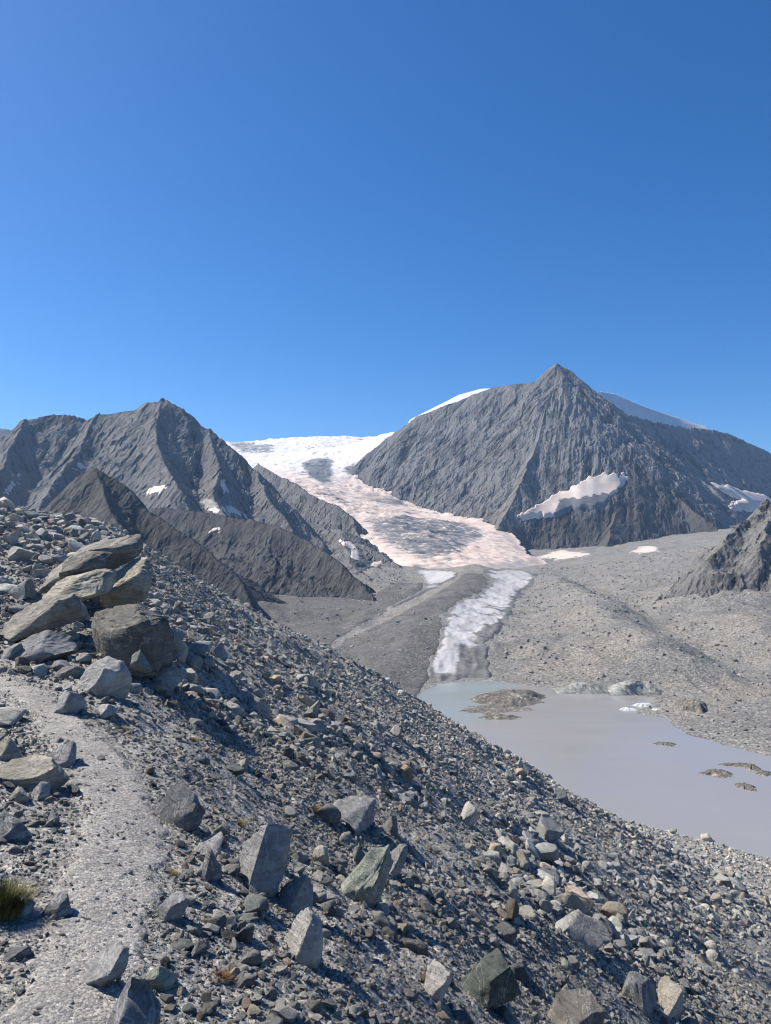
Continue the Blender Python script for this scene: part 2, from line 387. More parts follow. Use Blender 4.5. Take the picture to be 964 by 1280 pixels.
# ------------------------------------------------------------------ lake, valley floor
LK = [(523, 880), (528, 866), (548, 855), (575, 852), (615, 851), (660, 857), (690, 862), (712, 866), (760, 868), (800, 869), (822, 874), (800, 885),
      (795, 892), (835, 898), (838, 908), (860, 918), (905, 932), (964, 946), (1080, 975)]
def onz(px, py, z): d = ray(px, py); return d * (z / d[2])
LKP = [tuple(onz(a, b, LAKE)[:2]) for a, b in LK]
LKP += [(560, 380), (420, 150), (150, 130), (-10, 330), (-20, 420)] + [tuple(onz(a, b, LAKE)[:2]) for a, b in [(575, 948), (606, 934), (604, 927), (570, 912), (545, 903), (530, 893)]]
VAL = []
for a, b, D in [(964, 860, 620), (964, 780, 900), (964, 725, 1150), (850, 800, 880), (850, 745, 1350), (850, 692, 2000), (750, 800, 850), (750, 745, 1450), (760, 705, 2200),
                (690, 800, 850), (690, 725, 1900), (640, 722, 1850), (600, 713, 2050), (545, 716, 2000), (580, 845, 740), (560, 805, 950), (595, 765, 1300), (640, 760, 1350), (500, 800, 950), (520, 770, 1200),
                (440, 830, 850), (420, 805, 1000), (480, 768, 1250), (520, 738, 1650), (330, 800, 1050), (310, 748, 1250), (400, 765, 1400), (500, 742, 1600), (530, 726, 1850),
                (650, 703, 2700), (800, 692, 2600), (900, 682, 2500), (1020, 660, 2400), (1060, 780, 1000), (1060, 880, 620), (1100, 720, 1300), (720, 700, 2700), (560, 712, 2300), (200, 760, 1100), (100, 760, 1300),
                (450, 735, 1700), (520, 705, 2600), (400, 690, 2400)]:
    VAL.append(P(a, b, D))
_vt = tps(VAL)
RDG = [P(a, b, D)[:2] for a, b, D in [(690, 722, 1800), (725, 745, 1420), (740, 770, 1120), (775, 800, 900), (815, 822, 800), (840, 840, 720)]]   # the crest of the lateral ridge on the debris
MED = [P(a, b, D)[:2] for a, b, D in [(590, 716, 1950), (590, 735, 1600), (555, 760, 1330), (530, 795, 1000), (510, 850, 730)]]                   # medial moraine on the ice
LAT = [P(a, b, D)[:2] for a, b, D in [(525, 738, 1700), (480, 766, 1300), (440, 792, 1070), (400, 818, 900), (360, 850, 780)]]
def valley_z(x, y):
    z = _vt(x, y)
    d = seg_dist(x, y, RDG); z = z + 15 * np.exp(-(d / 40) ** 2) - 12 * np.exp(-((d - 75) / 40) ** 2) * (x > np.interp(y, [p[1] for p in RDG[::-1]], [p[0] for p in RDG[::-1]]))
    d = seg_dist(x, y, MED); z = z + 20 * np.exp(-(d / 75) ** 2)
    d = seg_dist(x, y, LAT); z = z + 6 * np.exp(-(d / 22) ** 2)
    D = np.hypot(x, y)
    z = z + 6.5 * fbm(x / 130, y / 130, 4, 81) + 6.0 * (ridged(x / 60 + y / 140, y / 120 - x / 400, 4, 91) - 0.6) * 2 + 1.2 * fbm(x / 14, y / 14, 4, 95, 0.65)
    ins = in_poly(x, y, LKP); d = seg_dist(x, y, LKP, True)
    wob = 5 * fbm(x / 22, y / 22, 4, 97)
    dd = np.where(ins, -d, d) + wob
    w = sstep(0, 150, dd)
    zo = (LAKE + 0.045 * dd + 0.012 * np.maximum(dd, 0) * (fbm(x / 30, y / 30, 3, 98) + .5)) * (1 - w) + np.maximum(z, LAKE + 0.03 * dd + 1.0 * (dd > 30)) * w
    return np.where(dd < 0, LAKE + np.maximum(dd * 0.2, -9), zo)

def build_valley():
    az = np.radians(np.linspace(-32, 34, 580)); rr = np.concatenate([np.geomspace(250, 1000, 220), np.geomspace(1004, 3300, 220)])
    A, R = np.meshgrid(az, rr); x = np.tan(A) * R; y = R + 0 * A
    z = valley_z(x, y)
    zm = moraine_z(x, y); z = np.where((zm > z) & (y < 600), np.maximum(z - 6, zm - 25), z)
    px, py, _ = project(x, y, z)
    f = grid_faces(len(rr), len(az)); co = np.stack([x, y, z], -1).reshape(-1, 3)
    o = link('valley_floor', mesh_from('valley_floor', co, f), M['debris'])
    tag(o, 'grey-brown stony valley floor of glacial debris around the lake', 'valley', kind='structure')
    # debris band and bare ice lie on it as sheets with thickness
    def sheet(name, polys, off, mat, label, cat, jit=5, sm=1, icepolys=(), rough=0.0, edge=2, wav=40, dirty=0.75):
        j1 = jit * 2.2 * fbm(x / (wav * 4), y / (wav * .7), 4, 111, .6); j2 = jit * 0.5 * fbm(x / wav, y / (wav * 1.6), 4, 121)
        mk = np.zeros(x.shape, bool)
        for p in polys: mk |= in_poly(px + j1, py + j2, p)
        b = blur(mk, edge, 2); t = sstep(0.3, 0.9, b)
        zz = blur(z, sm, 1) + off * t - 1.2 * (1 - t) + rough * t * (ridged(x / 13, y / 17, 3, 131) - 0.6)
        ic = np.zeros(x.shape)
        for p in icepolys: ic = np.maximum(ic, in_poly(px + j1, py + j2, p))
        ic = np.clip(blur(ic, 2, 2) + dirty * (1 - sstep(.5, 1.0, blur(mk, 4, 2))) + dirty * .8 * np.clip(fbm(x / 70, y / 26, 4, 141) * 1.8, 0, 1), 0, 1)
        keep = (b > 0.05).ravel()[f].all(1)
        c2, f2, at = compact(np.stack([x, y, zz], -1).reshape(-1, 3), f[keep], {'ice': ic})
        o = link(name, mesh_from(name, c2, f2, attrs=at), mat); tag(o, label, cat, kind='structure')
    sheet('debris_cover', [[(578, 716), (602, 716), (612, 724), (608, 738), (575, 752), (556, 770), (553, 800), (542, 825), (540, 846), (522, 870), (518, 900), (480, 905), (395, 825), (430, 800), (490, 772), (545, 742), (572, 724)]],
          0.9, M['darkdebris'], 'dark grey debris-covered band of glacier running down to the lake', 'debris band', jit=4)
    sheet('glacier_tongue', [[(596, 713), (640, 712), (674, 717), (668, 727), (648, 746), (634, 770), (622, 792), (608, 806), (612, 826), (618, 846), (580, 851), (542, 851), (541, 826), (550, 805), (556, 770), (574, 752), (606, 739), (612, 724)],
          ], 1.6, M['ice'], 'white bare ice tongue of the glacier ending at the lake', 'glacier', jit=11,
          icepolys=[[(575, 812), (620, 806), (630, 855), (575, 840)], [(598, 790), (622, 780), (625, 800), (600, 806)]], rough=4, edge=1, wav=30, dirty=.95)
    sheet('glacier_margin', [[(514, 712), (576, 714), (570, 722), (548, 733), (520, 747), (488, 762), (440, 789), (402, 815), (400, 813), (440, 786), (490, 757), (526, 738), (532, 725)]],
          2.0, M['ice'], 'thin pale strip of ice along the far edge of the debris band', 'glacier', jit=2.5, rough=2, dirty=0.7, edge=1)
    sheet('snow_patch', [[(648, 699), (668, 694), (690, 690), (700, 684), (712, 688), (728, 690), (748, 692), (735, 697), (712, 698), (700, 702), (684, 697)]], 1.2, M['snow'], 'ragged pink snow patches along the foot of the pyramid peak', 'snow', jit=16, wav=40, edge=1, dirty=.5)
    sheet('snow_patch', [[(782, 690), (800, 683), (822, 681), (828, 686), (812, 694), (796, 692)]], 1.2, M['snow'], 'small cream snow patch on rusty debris below the dark buttress', 'snow', jit=12, wav=40, edge=1, dirty=.5)
    sheet('scree_slope', [[(230, 745), (330, 735), (400, 742), (455, 752), (490, 728), (532, 728), (532, 736), (486, 764), (436, 790), (402, 814), (380, 840), (250, 830)]], 0.8, M['darkdebris'], 'dark grey scree slope below the rounded rock ridge', 'scree', jit=4)
    return x, y, z
VX, VY, VZ = build_valley()

def build_lake():
    m = NT('glacial_water'); c = m.coord((0.004, 0.004, 0.004))
    n1 = m.noise(c, 1.0, 4, 0.5); a = m.attr('clear')
    col = m.mix(a, m.ramp(n1, [(0.4, (0.265, 0.258, 0.25)), (0.6, (0.29, 0.282, 0.272))]), (0.245, 0.28, 0.28))
    w = m.noise(m.coord((0.5, 0.5, 0.5)), 1.0, 4, 0.6); w2 = m.noise(m.coord((0.02, 0.06, 0.05)), 1.0, 3, 0.5)
    r = m.ramp(w2, [(0.4, (0.10,) * 3), (0.6, (0.22,) * 3)])
    mat = m.done(col, r, m.bump(w, 0.14, 0.2), 0.4)
    xs = np.linspace(-330, 760, 180); ys = np.linspace(100, 860, 150)
    X, Y = np.meshgrid(xs, ys); px, py, _ = project(X, Y, LAKE + 0 * X)
    cl = in_poly(px + 5 * fbm(X / 60, Y / 60, 3, 5), py, [(480, 840), (640, 840), (640, 870), (620, 885), (600, 902), (575, 906), (520, 906), (480, 880)])
    cl = blur(cl, 1, 1)
    o = link('lake', mesh_from('lake', np.stack([X, Y, LAKE + 0 * X], -1).reshape(-1, 3), grid_faces(150, 180), attrs={'clear': cl}), mat)
    tag(o, 'milky grey meltwater lake with a turquoise inlet at the glacier', 'lake', kind='structure')
build_lake()

# ------------------------------------------------------------------ mountains
def ridge_height(X, Y, ridges, soft=12.0):
    """highest of the roofs that fall away from the ridge lines; also the run along and away from the nearest ridge"""
    H = np.full(X.shape, -1e4); U = np.zeros(X.shape); Dn = np.zeros(X.shape); acc = np.zeros(X.shape)
    hs = []
    for ri, (pts, k, kpow) in enumerate(ridges):
        h = np.full(X.shape, -1e4); u = np.zeros(X.shape); dn = np.zeros(X.shape); L = 0
        for a, b in zip(pts[:-1], pts[1:]):
            dx, dy = b[0] - a[0], b[1] - a[1]; l = math.hypot(dx, dy)
            t = np.clip(((X - a[0]) * dx + (Y - a[1]) * dy) / (l * l), 0, 1)
            d = np.hypot(X - a[0] - t * dx, Y - a[1] - t * dy)
            hh = a[2] + t * (b[2] - a[2]) - (k * d if kpow <= 1 else k * np.minimum(d, kpow) + 0.62 * np.maximum(d - kpow, 0))
            g = hh > h; h = np.where(g, hh, h); u = np.where(g, L + t * l + 0.35 * d * 0, u); dn = np.where(g, d, dn); L += l
        hs.append(h); g = h > H; H = np.where(g, h, H); U = np.where(g, u + ri * 1370.0, U); Dn = np.where(g, dn, Dn)
    acc = sum(np.exp(np.clip((h - H) / soft, -40, 0)) for h in hs)
    return H + soft * np.log(acc), U, Dn
def R3(pts): return [P(*p) for p in pts]

def fall_noise(X, Y, H, wu, wd, octv, seed, lean=0.0):
    gy, gx = np.gradient(blur(H, 4, 2), Y[:, 0], X[0, :]); th = np.arctan2(gy, gx)
    num = 0; den = 0
    for k in range(4):
        an = k * pi / 4; a = X * cos(an) + Y * sin(an); c = -X * sin(an) + Y * cos(an)
        w = np.abs(np.cos(th - an)) ** 8 + 1e-4
        num = num + w * ridged((c + lean * a) / wu, a / wd, octv, seed + 7 * k, 0.55); den = den + w
    return num / den
class Hill:
    def __init__(s, name, ridges, xs, ys, mat, label, cat='mountain', warp=(18, 160), rib=(16, 45, 9), rough=(10, 90), fine=4, floor=-180, lean=0.0, soft=12, seed=0, crag=24.0, jag=1.0, bands=()):
        X, Y = np.meshgrid(xs, ys); s.X, s.Y = X, Y
        wx = warp[0] * fbm(X / warp[1], Y / warp[1], 4, 201 + seed); wy = warp[0] * fbm(X / warp[1], Y / warp[1], 4, 211 + seed)
        H, U, D = ridge_height(X + wx, Y + wy, ridges, soft)
        e = sstep(0, rib[1] * 2.2, D)
        nA = fall_noise(X + wx, Y + wy, H, rib[1], rib[1] * rib[2], 3, 221 + seed, lean); nB = fall_noise(X + wx * .5, Y + wy * .5, H, rib[1] * .33, rib[1] * rib[2] * .3, 3, 226 + seed, lean); nC = fall_noise(X, Y, H, rib[1] * .16, rib[1] * rib[2] * .35, 2, 229 + seed, lean)
        mo = 0.25 + 1.0 * sstep(-.35, .45, fbm(X / (rib[1] * 5), Y / (rib[1] * 5), 3, 251 + seed))
        Z = H + mo * e * (rib[0] * 2 * (nA - 0.62) + rib[0] * 0.6 * (nB - 0.62))
        ax = X + lean * -Y; q1 = crag * 2.6; q2 = crag * 0.85
        wx2 = 0.45 * fbm(X / q1, Y / q1, 3, 261 + seed); wy2 = 0.45 * fbm(X / q1 + 9, Y / q1, 3, 271 + seed)
        f1, v1 = facets(ax / q1 + wx2, Y / (q1 * 1.7) + wy2, 281 + seed); f2, v2 = facets(ax / q2 + wx2 * 1.5, Y / (q2 * 1.5) + wy2 * 1.5, 291 + seed)
        Z = Z + (0.3 * jag + (1 - 0.3 * jag) * e) * jag * (0.20 * q1 * f1 + 0.30 * q2 * f2)
        Z = Z + (0.35 + 0.65 * e) * rough[0] * 0.7 * (ridged(X / (rough[1] * 1.3), Y / (rough[1] * 1.3), 5, 236 + seed, .6) - .62)
        Z = Z + (0.35 + 0.65 * e) * rough[0] * fbm(X / rough[1], Y / rough[1], 5, 231 + seed, 0.55)
        Z = Z + fine * (ridged(X / (rough[1] * .22), Y / (rough[1] * .22), 3, 241 + seed) - 0.6)
        s.Z = np.maximum(Z, floor); s.D = D; s.U = U
        s.at = {'streak': np.clip(0.5 + 0.9 * (nA - .66) + 1.0 * (nB - .66) + 1.2 * (nC - .66) + .22 * (v1 - .5) + .25 * (v2 - .5), 0, 1)}
        s.px, s.py, _ = project(X, Y, s.Z)
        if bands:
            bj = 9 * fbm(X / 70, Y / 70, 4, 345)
            s.at['brownrock_shade'] = blur(np.max([in_poly(s.px + bj, s.py + bj, p) for p in bands], axis=0) * (Y < 3850), 2, 2)
        s.f = grid_faces(len(ys), len(xs))
        keep = (s.Z.ravel()[s.f] > floor + 0.5).any(1)
        co = np.stack([X, Y, s.Z], -1).reshape(-1, 3)
        c2, f2, at = compact(co, s.f[keep], s.at)
        s.o = tag(link(name, mesh_from(name, c2, f2, smooth=False, attrs=at), mat), label, cat, kind='structure')
    def snow(s, name, polys, label, mat, off=5, jit=4, wav=60, dmax=1e9, sm=3, ice=(), rough=0, cat='snow', edge=1, wedge=0.0):
        j1 = jit * fbm(s.X / wav, s.Z / wav, 4, 301); j2 = jit * fbm(s.X / wav + 40, s.Z / wav, 4, 311)
        mk = np.zeros(s.X.shape, bool)
        for p in polys: mk |= in_poly(s.px + j1, s.py + j2, p)
        mk &= s.Y < dmax
        b = blur(mk, edge, 2); t = sstep(0.25, 0.85, b)
        if wedge:
            q = s.py[mk]; lo_, hi_ = (q.min(), q.max()) if len(q) else (0, 1)
            off = off * (1 + wedge * np.clip((s.py - lo_) / (hi_ - lo_ + 1e-6), 0, 1))
        zz = blur(s.Z, sm, 2) + off * t - off * 0.8 * (1 - t) + rough * t * (ridged(s.X / 30, s.Y / 40, 3, 321) - .6)
        ic = np.zeros(s.X.shape)
        for p in ice: ic = np.maximum(ic, in_poly(s.px + j1, s.py + j2, p))
        keep = (b > 0.05).ravel()[s.f].all(1)
        if not keep.any(): print('empty snow', label); return
        c2, f2, at = compact(np.stack([s.X, s.Y, zz], -1).reshape(-1, 3), s.f[keep], {'ice': blur(ic, 2, 1)})
        return tag(link(name, mesh_from(name, c2, f2, attrs=at), mat), label, cat, kind='structure')

# the great pyramid
S = (695, 455, 4200)
main = [
    (R3([S, (684, 464, 4205), (670, 477, 4220), (645, 480, 4250), (620, 484, 4300), (590, 494, 4330), (560, 506, 4350), (520, 521, 4380), (485, 548, 4400), (460, 566, 4360), (443, 588, 4250)]), 1.0, 1.0),
    (R3([S, (712, 463, 4215), (735, 482, 4250), (752, 496, 4310), (772, 510, 4420)]), 1.0, 1.0),
    (R3([(765, 505, 4380), (772, 510, 4420), (800, 522, 4580), (850, 533, 4830), (890, 536, 5030), (912, 541, 5120), (964, 566, 5330), (1060, 605, 5500), (1200, 640, 5600)]), 1.4, 1.0),
    (R3([S, (688, 500, 3970), (672, 550, 3730), (650, 605, 3470), (632, 645, 3290), (620, 668, 3180)]), 1.15, 1.0),
    (R3([(735, 482, 4240), (762, 528, 3970), (788, 578, 3710), (792, 590, 3640), (780, 625, 3420), (765, 660, 3230), (755, 690, 3070)]), 1.05, 1.0),
    (R3([(792, 590, 3640), (820, 603, 3640), (850, 625, 3500), (880, 648, 3350), (905, 668, 3200)]), 1.0, 1.0),
    (R3([(622, 668, 3240), (660, 656, 3310), (700, 650, 3370), (745, 642, 3420)]), 1.3, 1.0),
    (R3([(850, 533, 4830), (850, 560, 4560), (862, 590, 4260), (895, 612, 4020)]), 1.0, 1.0),
]
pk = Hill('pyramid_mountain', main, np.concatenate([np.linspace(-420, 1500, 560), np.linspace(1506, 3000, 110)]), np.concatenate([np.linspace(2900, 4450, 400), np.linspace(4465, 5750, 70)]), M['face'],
          'towering grey pyramid-shaped rock peak above the icefall', warp=(22, 150), rib=(17, 85, 9), rough=(20, 95), fine=6, crag=24, bands=[[(790, 583), (830, 598), (910, 664), (905, 700), (745, 705), (757, 640)], [(618, 660), (660, 656), (700, 651), (757, 640), (750, 705), (635, 705)], [(800, 524), (964, 568), (964, 600), (905, 600), (850, 590), (820, 560)]], lean=0.35, soft=10, seed=0, floor=-110)  # bands: lower step and right side tinted browner, with shade painted in
pk.snow('hanging_snowfield', [[(644, 648), (668, 636), (690, 622), (715, 610), (735, 598), (760, 592), (783, 592), (786, 598), (768, 618), (757, 634), (735, 634), (712, 640), (690, 646), (660, 650)]],
        'sloping pale pink snowfield hung on the lower right of the pyramid peak', M['snow'], off=6, jit=6, wav=28, dmax=3950, sm=4, wedge=2, ice=[[(700, 628), (764, 620), (757, 640), (690, 650)]])
pk.snow('side_snowfield', [[(886, 602), (915, 612), (964, 620), (1010, 626), (1000, 640), (940, 640), (905, 638), (928, 627), (898, 613)]],
        'white snow tongue at the foot of the shaded ridge behind the rocky outcrop', M['snow'], off=10, dmax=4700, jit=2, wedge=3, sm=3)
# snow caps: rounded masses lying over the back of the ridge
def cap(name, low, high, depth, label, fat):
    n = 60; t = np.linspace(0, 1, n)
    def samp(pl): a = np.array(pl, float); q = np.linspace(0, 1, len(a)); return np.stack([np.interp(t, q, a[:, k]) for k in range(3)], -1)
    lo, hi = samp(low), samp(high); rows = []
    A = np.array([P(*p) for p in lo]); B = np.array([P(p[0], p[1], p[2] + depth) for p in hi])
    for v in np.linspace(-0.25, 1.6, 34):
        if v <= 1: q = A + (B - A) * v; q[:, 2] += fat * np.sin(np.pi * np.clip(v, 0, 1)) * np.sin(np.pi * t) ** .5 + (240 * v if v < 0 else 0)
        else: q = B.copy(); q[:, 1] += (v - 1) * 500; q[:, 2] -= (v - 1) ** 1.5 * 320
        q[:, 2] += 2.5 * fbm(q[:, 0] / 60, q[:, 1] / 60 + v * 2, 3, 401); rows.append(q)
    co = np.concatenate(rows); o = link(name, mesh_from(name, co, grid_faces(34, n), attrs={'ice': np.zeros(len(co))}), M['whitesnow'])
    tag(o, label, 'snow cap', kind='structure')
cap('snow_cap', [(510, 530, 4400), (540, 518, 4390), (580, 503, 4370), (622, 490, 4340)], [(512, 525, 4430), (535, 513, 4430), (575, 493, 4430), (600, 486, 4420), (622, 485, 4370)], 40, 'white snow edge lying along the left shoulder of the pyramid peak', 3)
cap('snow_cap', [(750, 498, 4300), (768, 513, 4400), (800, 525, 4560), (850, 536, 4810), (884, 538, 5010)], [(750, 489, 4340), (768, 492, 4460), (800, 506, 4620), (850, 523, 4880), (884, 534, 5060)], 70, 'smooth white snow cap on the right shoulder of the pyramid peak', 8)

# left massif
mass = [
    (R3([(-160, 545, 2700), (-60, 556, 2600), (0, 552, 2520), (30, 526, 2550), (65, 518, 2600), (88, 519, 2610), (108, 526, 2620), (122, 518, 2600), (150, 515, 2570), (170, 512, 2540), (188, 502, 2500), (207, 501, 2480), (228, 512, 2470), (262, 541, 2440), (292, 560, 2400), (322, 592, 2350), (352, 622, 2300), (382, 656, 2250), (405, 678, 2200)]), 1.1, 1.0),
    (R3([(200, 502, 2480), (195, 540, 2330), (205, 580, 2150), (228, 612, 1980)]), 1.1, 1.0),
    (R3([(120, 519, 2600), (100, 560, 2400), (70, 600, 2150), (40, 650, 1900)]), 1.1, 1.0),
    (R3([(30, 527, 2550), (5, 580, 2300), (-40, 640, 2000)]), 1.1, 1.0),
    (R3([(262, 541, 2440), (275, 585, 2260), (265, 615, 2100), (285, 650, 1950)]), 1.1, 1.0),
    (R3([(322, 592, 2350), (335, 625, 2200), (365, 660, 2080)]), 1.1, 1.0),
]
ms = Hill('massif_mountain', mass, np.linspace(-1750, -120, 400), np.linspace(1700, 2750, 300), M['massif'], 'broad dark rocky massif with a flat-topped summit and snow specks',
          warp=(12, 110), rib=(10, 55, 7), rough=(13, 70), fine=4, crag=19, jag=1.9, lean=0.1, soft=10, seed=5, floor=-150)
ms.snow('snow_patch', [[(180, 614), (195, 607), (208, 606), (205, 612), (190, 618)]], 'small bright snow patch beside the dark spur on the massif', M['snow'], off=1.5, jit=4, wav=20, sm=1)
ms.snow('snow_gully', [[(250, 626), (262, 622), (276, 624), (280, 618), (274, 598), (279, 597), (288, 622), (290, 634), (312, 646), (300, 646), (285, 640), (268, 640)]], 'grey-white snow gully below the right shoulder of the massif', M['snow'], off=1.5, jit=4, wav=20, sm=1, ice=[[(245, 620), (290, 615), (288, 634), (250, 634)]])
ms.snow('snow_speck', [[(96, 578), (103, 577), (108, 585), (100, 586)]], 'tiny white snow speck high on the left face of the massif', M['snow'], off=1.5, jit=3, wav=18, sm=1)
ms.snow('snow_streak', [[(0, 620), (14, 605), (26, 592), (28, 596), (16, 610), (4, 624)]], 'thin white snow streak low on the far left of the massif', M['snow'], off=1.5, jit=3, wav=18, sm=1)

sp_ = [
    (R3([(-120, 690, 1500), (0, 662, 1420), (60, 632, 1350), (85, 605, 1320), (105, 590, 1305), (122, 586, 1300), (140, 596, 1290), (162, 611, 1275), (188, 640, 1250), (240, 672, 1200), (290, 712, 1150), (314, 748, 1110), (322, 775, 1080)]), 1.25, 60),
    (R3([(122, 588, 1300), (140, 640, 1180), (170, 690, 1060)]), 1.2, 60),
]
Hill('dark_spur', sp_, np.linspace(-900, -90, 270), np.linspace(850, 1560, 230), M['darkcliff'], 'dark pointed rock spur in front of the massif', cat='rock spur',
     warp=(7, 60), rib=(4, 22, 5), rough=(6, 35), fine=2.5, crag=11, jag=1.3, soft=6, seed=9, floor=-150)
rn = [
    (R3([(150, 640, 2000), (200, 634, 1900), (250, 640, 1850), (310, 649, 1780), (345, 657, 1720), (372, 669, 1680), (405, 688, 1600), (432, 709, 1540), (455, 732, 1470), (466, 750, 1420), (470, 772, 1370)]), 1.2, 38),
]
rk = Hill('rounded_spur', rn, np.linspace(-760, 10, 260), np.linspace(1200, 2050, 230), M['darkcliff'], 'rounded dark rock ridge sloping down to the glacier edge', cat='rock spur',
     warp=(8, 70), rib=(4, 26, 5), rough=(7, 40), fine=2.5, crag=13, jag=1.3, soft=14, seed=13, floor=-150)
rk.snow('snow_patch', [[(258, 665), (266, 660), (275, 658), (276, 662), (264, 667)]], 'small snow patch behind the crest of the rounded dark ridge', M['snow'], off=1.5, jit=3, wav=18, sm=1)
br = [
    (R3([(322, 580, 3250), (345, 592, 3100), (368, 604, 3000), (395, 622, 2850), (425, 634, 2750), (438, 645, 2700), (448, 668, 2600), (452, 690, 2450)]), 0.95, 1.0),
    (R3([(395, 655, 2500), (425, 664, 2420), (455, 682, 2300), (490, 702, 2180), (515, 718, 2080), (530, 728, 2000)]), 0.55, 1.0),
    (R3([(425, 664, 2420), (440, 705, 2000), (470, 735, 1750)]), 0.5, 1.0),
]
bk = Hill('icefall_spur', br, np.linspace(-640, 160, 250), np.linspace(1650, 3350, 250), M['massif'], 'brown-grey rock spur beside the icefall with pink snow patches', cat='rock spur',
     warp=(10, 90), rib=(6, 34, 6), rough=(8, 50), fine=3, crag=15, jag=1.7, soft=8, seed=17, floor=-150)
bk.snow('snow_patch', [[(420, 676), (436, 676), (446, 684), (449, 694), (446, 701), (437, 696), (440, 688), (430, 682)]], 'curved pink snow patch on the brown spur beside the icefall', M['snow'], off=1.5, jit=4, wav=20, sm=1)
bk.snow('snow_patch', [[(464, 704), (472, 701), (481, 704), (474, 708), (466, 708)]], 'small oval pink snow patch low on the brown spur', M['snow'], off=1.5, jit=3, wav=18, sm=1)
oc = [
    (R3([(1170, 575, 1400), (1060, 600, 1350), (1000, 618, 1320), (968, 625, 1300), (945, 640, 1270), (928, 655, 1240), (910, 674, 1200), (890, 694, 1160)]), 1.0, 1.0),
    (R3([(968, 627, 1300), (962, 655, 1215), (948, 680, 1160)]), 1.0, 1.0),
    (R3([(1060, 602, 1350), (1030, 650, 1190), (1010, 680, 1130)]), 0.95, 1.0),
]
Hill('rock_outcrop', oc, np.linspace(330, 1000, 230), np.linspace(950, 1500, 210), M['outcrop'], 'craggy grey-brown rock outcrop above the stony slope by the lake', cat='outcrop',
     warp=(22, 70), rib=(8, 34, 4), rough=(11, 50), fine=3, crag=14, jag=1.6, lean=0.5, soft=6, seed=21, floor=-120)
fp = [(R3([(-200, 500, 5200), (-60, 522, 5000), (0, 534, 5000), (10, 536, 5000), (22, 543, 5000), (60, 565, 5000), (150, 600, 5000)]), 0.9, 1.0)]
Hill('far_peak', fp, np.linspace(-4200, -1500, 110), np.linspace(4300, 5600, 60), M['massif'], 'far blue-grey peak showing behind the left end of the massif', warp=(12, 110), rib=(8, 50, 8), rough=(8, 80), fine=3, crag=26, seed=25, floor=-100)

# upper glacier and snow dome
ICE = [P(*p) for p in [(515, 716, 2120), (600, 711, 2180), (645, 703, 2450), (625, 655, 3380), (560, 640, 3700), (520, 624, 3880), (470, 612, 3980), (440, 606, 4050), (445, 665, 2700), (480, 692, 2330),
       (560, 690, 2450), (560, 665, 2850), (500, 660, 2800), (455, 640, 3050), (405, 600, 4000), (430, 590, 4300), (415, 575, 4650), (380, 572, 4800), (335, 574, 5000), (300, 556, 6000), (340, 549, 6200), (415, 546, 6200), (437, 559, 5600),
       (455, 556, 5200), (485, 543, 4900), (360, 600, 3900), (400, 636, 3000), (285, 554, 5900), (230, 556, 5900), (340, 562, 5500), (400, 556, 5600), (700, 690, 2700), (640, 640, 3500), (700, 560, 5000)]]
_it = tps(ICE)
def build_ice():
    xs = np.linspace(-1900, 620, 360); ys = np.concatenate([np.linspace(2080, 3900, 280), np.linspace(3912, 6200, 130)])
    X, Y = np.meshgrid(xs, ys); Z = _it(X, Y)
    px, py, _ = project(X, Y, Z)
    j0 = fbm(X / 70, Y / 70, 4, 551); j3 = fbm(X / 70 + 50, Y / 70, 4, 561)
    mk = in_poly(px + 9 * j0, py + 5 * j3, [(200, 520), (440, 520), (520, 520), (640, 600), (632, 640), (622, 655), (638, 670), (648, 688), (676, 697), (662, 704), (630, 706), (600, 711), (560, 712), (512, 713), (480, 690), (440, 670), (380, 640), (300, 600), (200, 560)])
    t = sstep(0.0, 0.95, blur(mk, 4, 2)); tn = sstep(0.3, 1.0, blur(mk, 9, 2))
    cre = sstep(0, 1, fbm(X / 260, Y / 260, 3, 501) * 1.6 + .6)
    Z = Z - 14 * (1 - t) + tn * (10 * fbm(X / 160, Y / 160, 4, 511) + cre * 32 * (ridged(X / 80 + .4 * fbm(X / 90, Y / 90, 2, 3), Y / 34, 3, 521) - 0.62) + 13 * (ridged(X / 75 + .3 * fbm(X / 40, Y / 40, 2, 533), Y / 15, 3, 531) - .6))
    px, py, _ = project(X, Y, Z)
    j = 5 * fbm(X / 60, Y / 60, 4, 541)
    ic = np.zeros(X.shape)
    for p in [[(376, 578), (412, 572), (416, 590), (408, 606), (388, 596)], [(428, 585), (446, 576), (440, 596)]]: ic = np.maximum(ic, 1.7 * in_poly(px + j, py + j * .6, p))
    for p in [[(455, 650), (500, 645), (560, 650), (600, 660), (605, 672), (570, 692), (535, 700), (500, 690), (470, 672)], [(376, 578), (412, 572), (416, 590), (408, 606), (388, 596)], [(320, 556), (342, 555), (342, 566), (322, 566)],
              [(395, 608), (420, 618), (440, 634), (425, 630)], [(428, 585), (446, 576), (440, 596)], [(440, 650), (456, 668), (452, 690), (440, 672)], [(470, 618), (510, 628), (500, 634), (465, 626)], [(288, 553), (318, 552), (322, 566), (300, 566)]]:
        ic = np.maximum(ic, in_poly(px + j, py + j * .6, p))
    ic = np.clip(blur(ic, 2, 2) * 0.5 + 0.06 + 0.85 * np.clip(fbm(X / 120, Y / 60, 3, 571), 0, 1), 0, 1.2)
    f = grid_faces(len(ys), len(xs)); co = np.stack([X, Y, Z], -1).reshape(-1, 3)
    keep = (((px > 190) & (X > -1800) & (t > 0.03)).ravel()[f].all(1))
    c2, f2, at = compact(co, f[keep], {'ice': ic, 'dust': 1 - sstep(260, 520, Z)})
    o = link('icefall_glacier', mesh_from('icefall_glacier', c2, f2, attrs=at), M['icefall'])
    tag(o, 'pinkish snow-covered icefall glacier descending between the rock peaks from a snow dome', 'glacier', kind='structure')
build_ice()

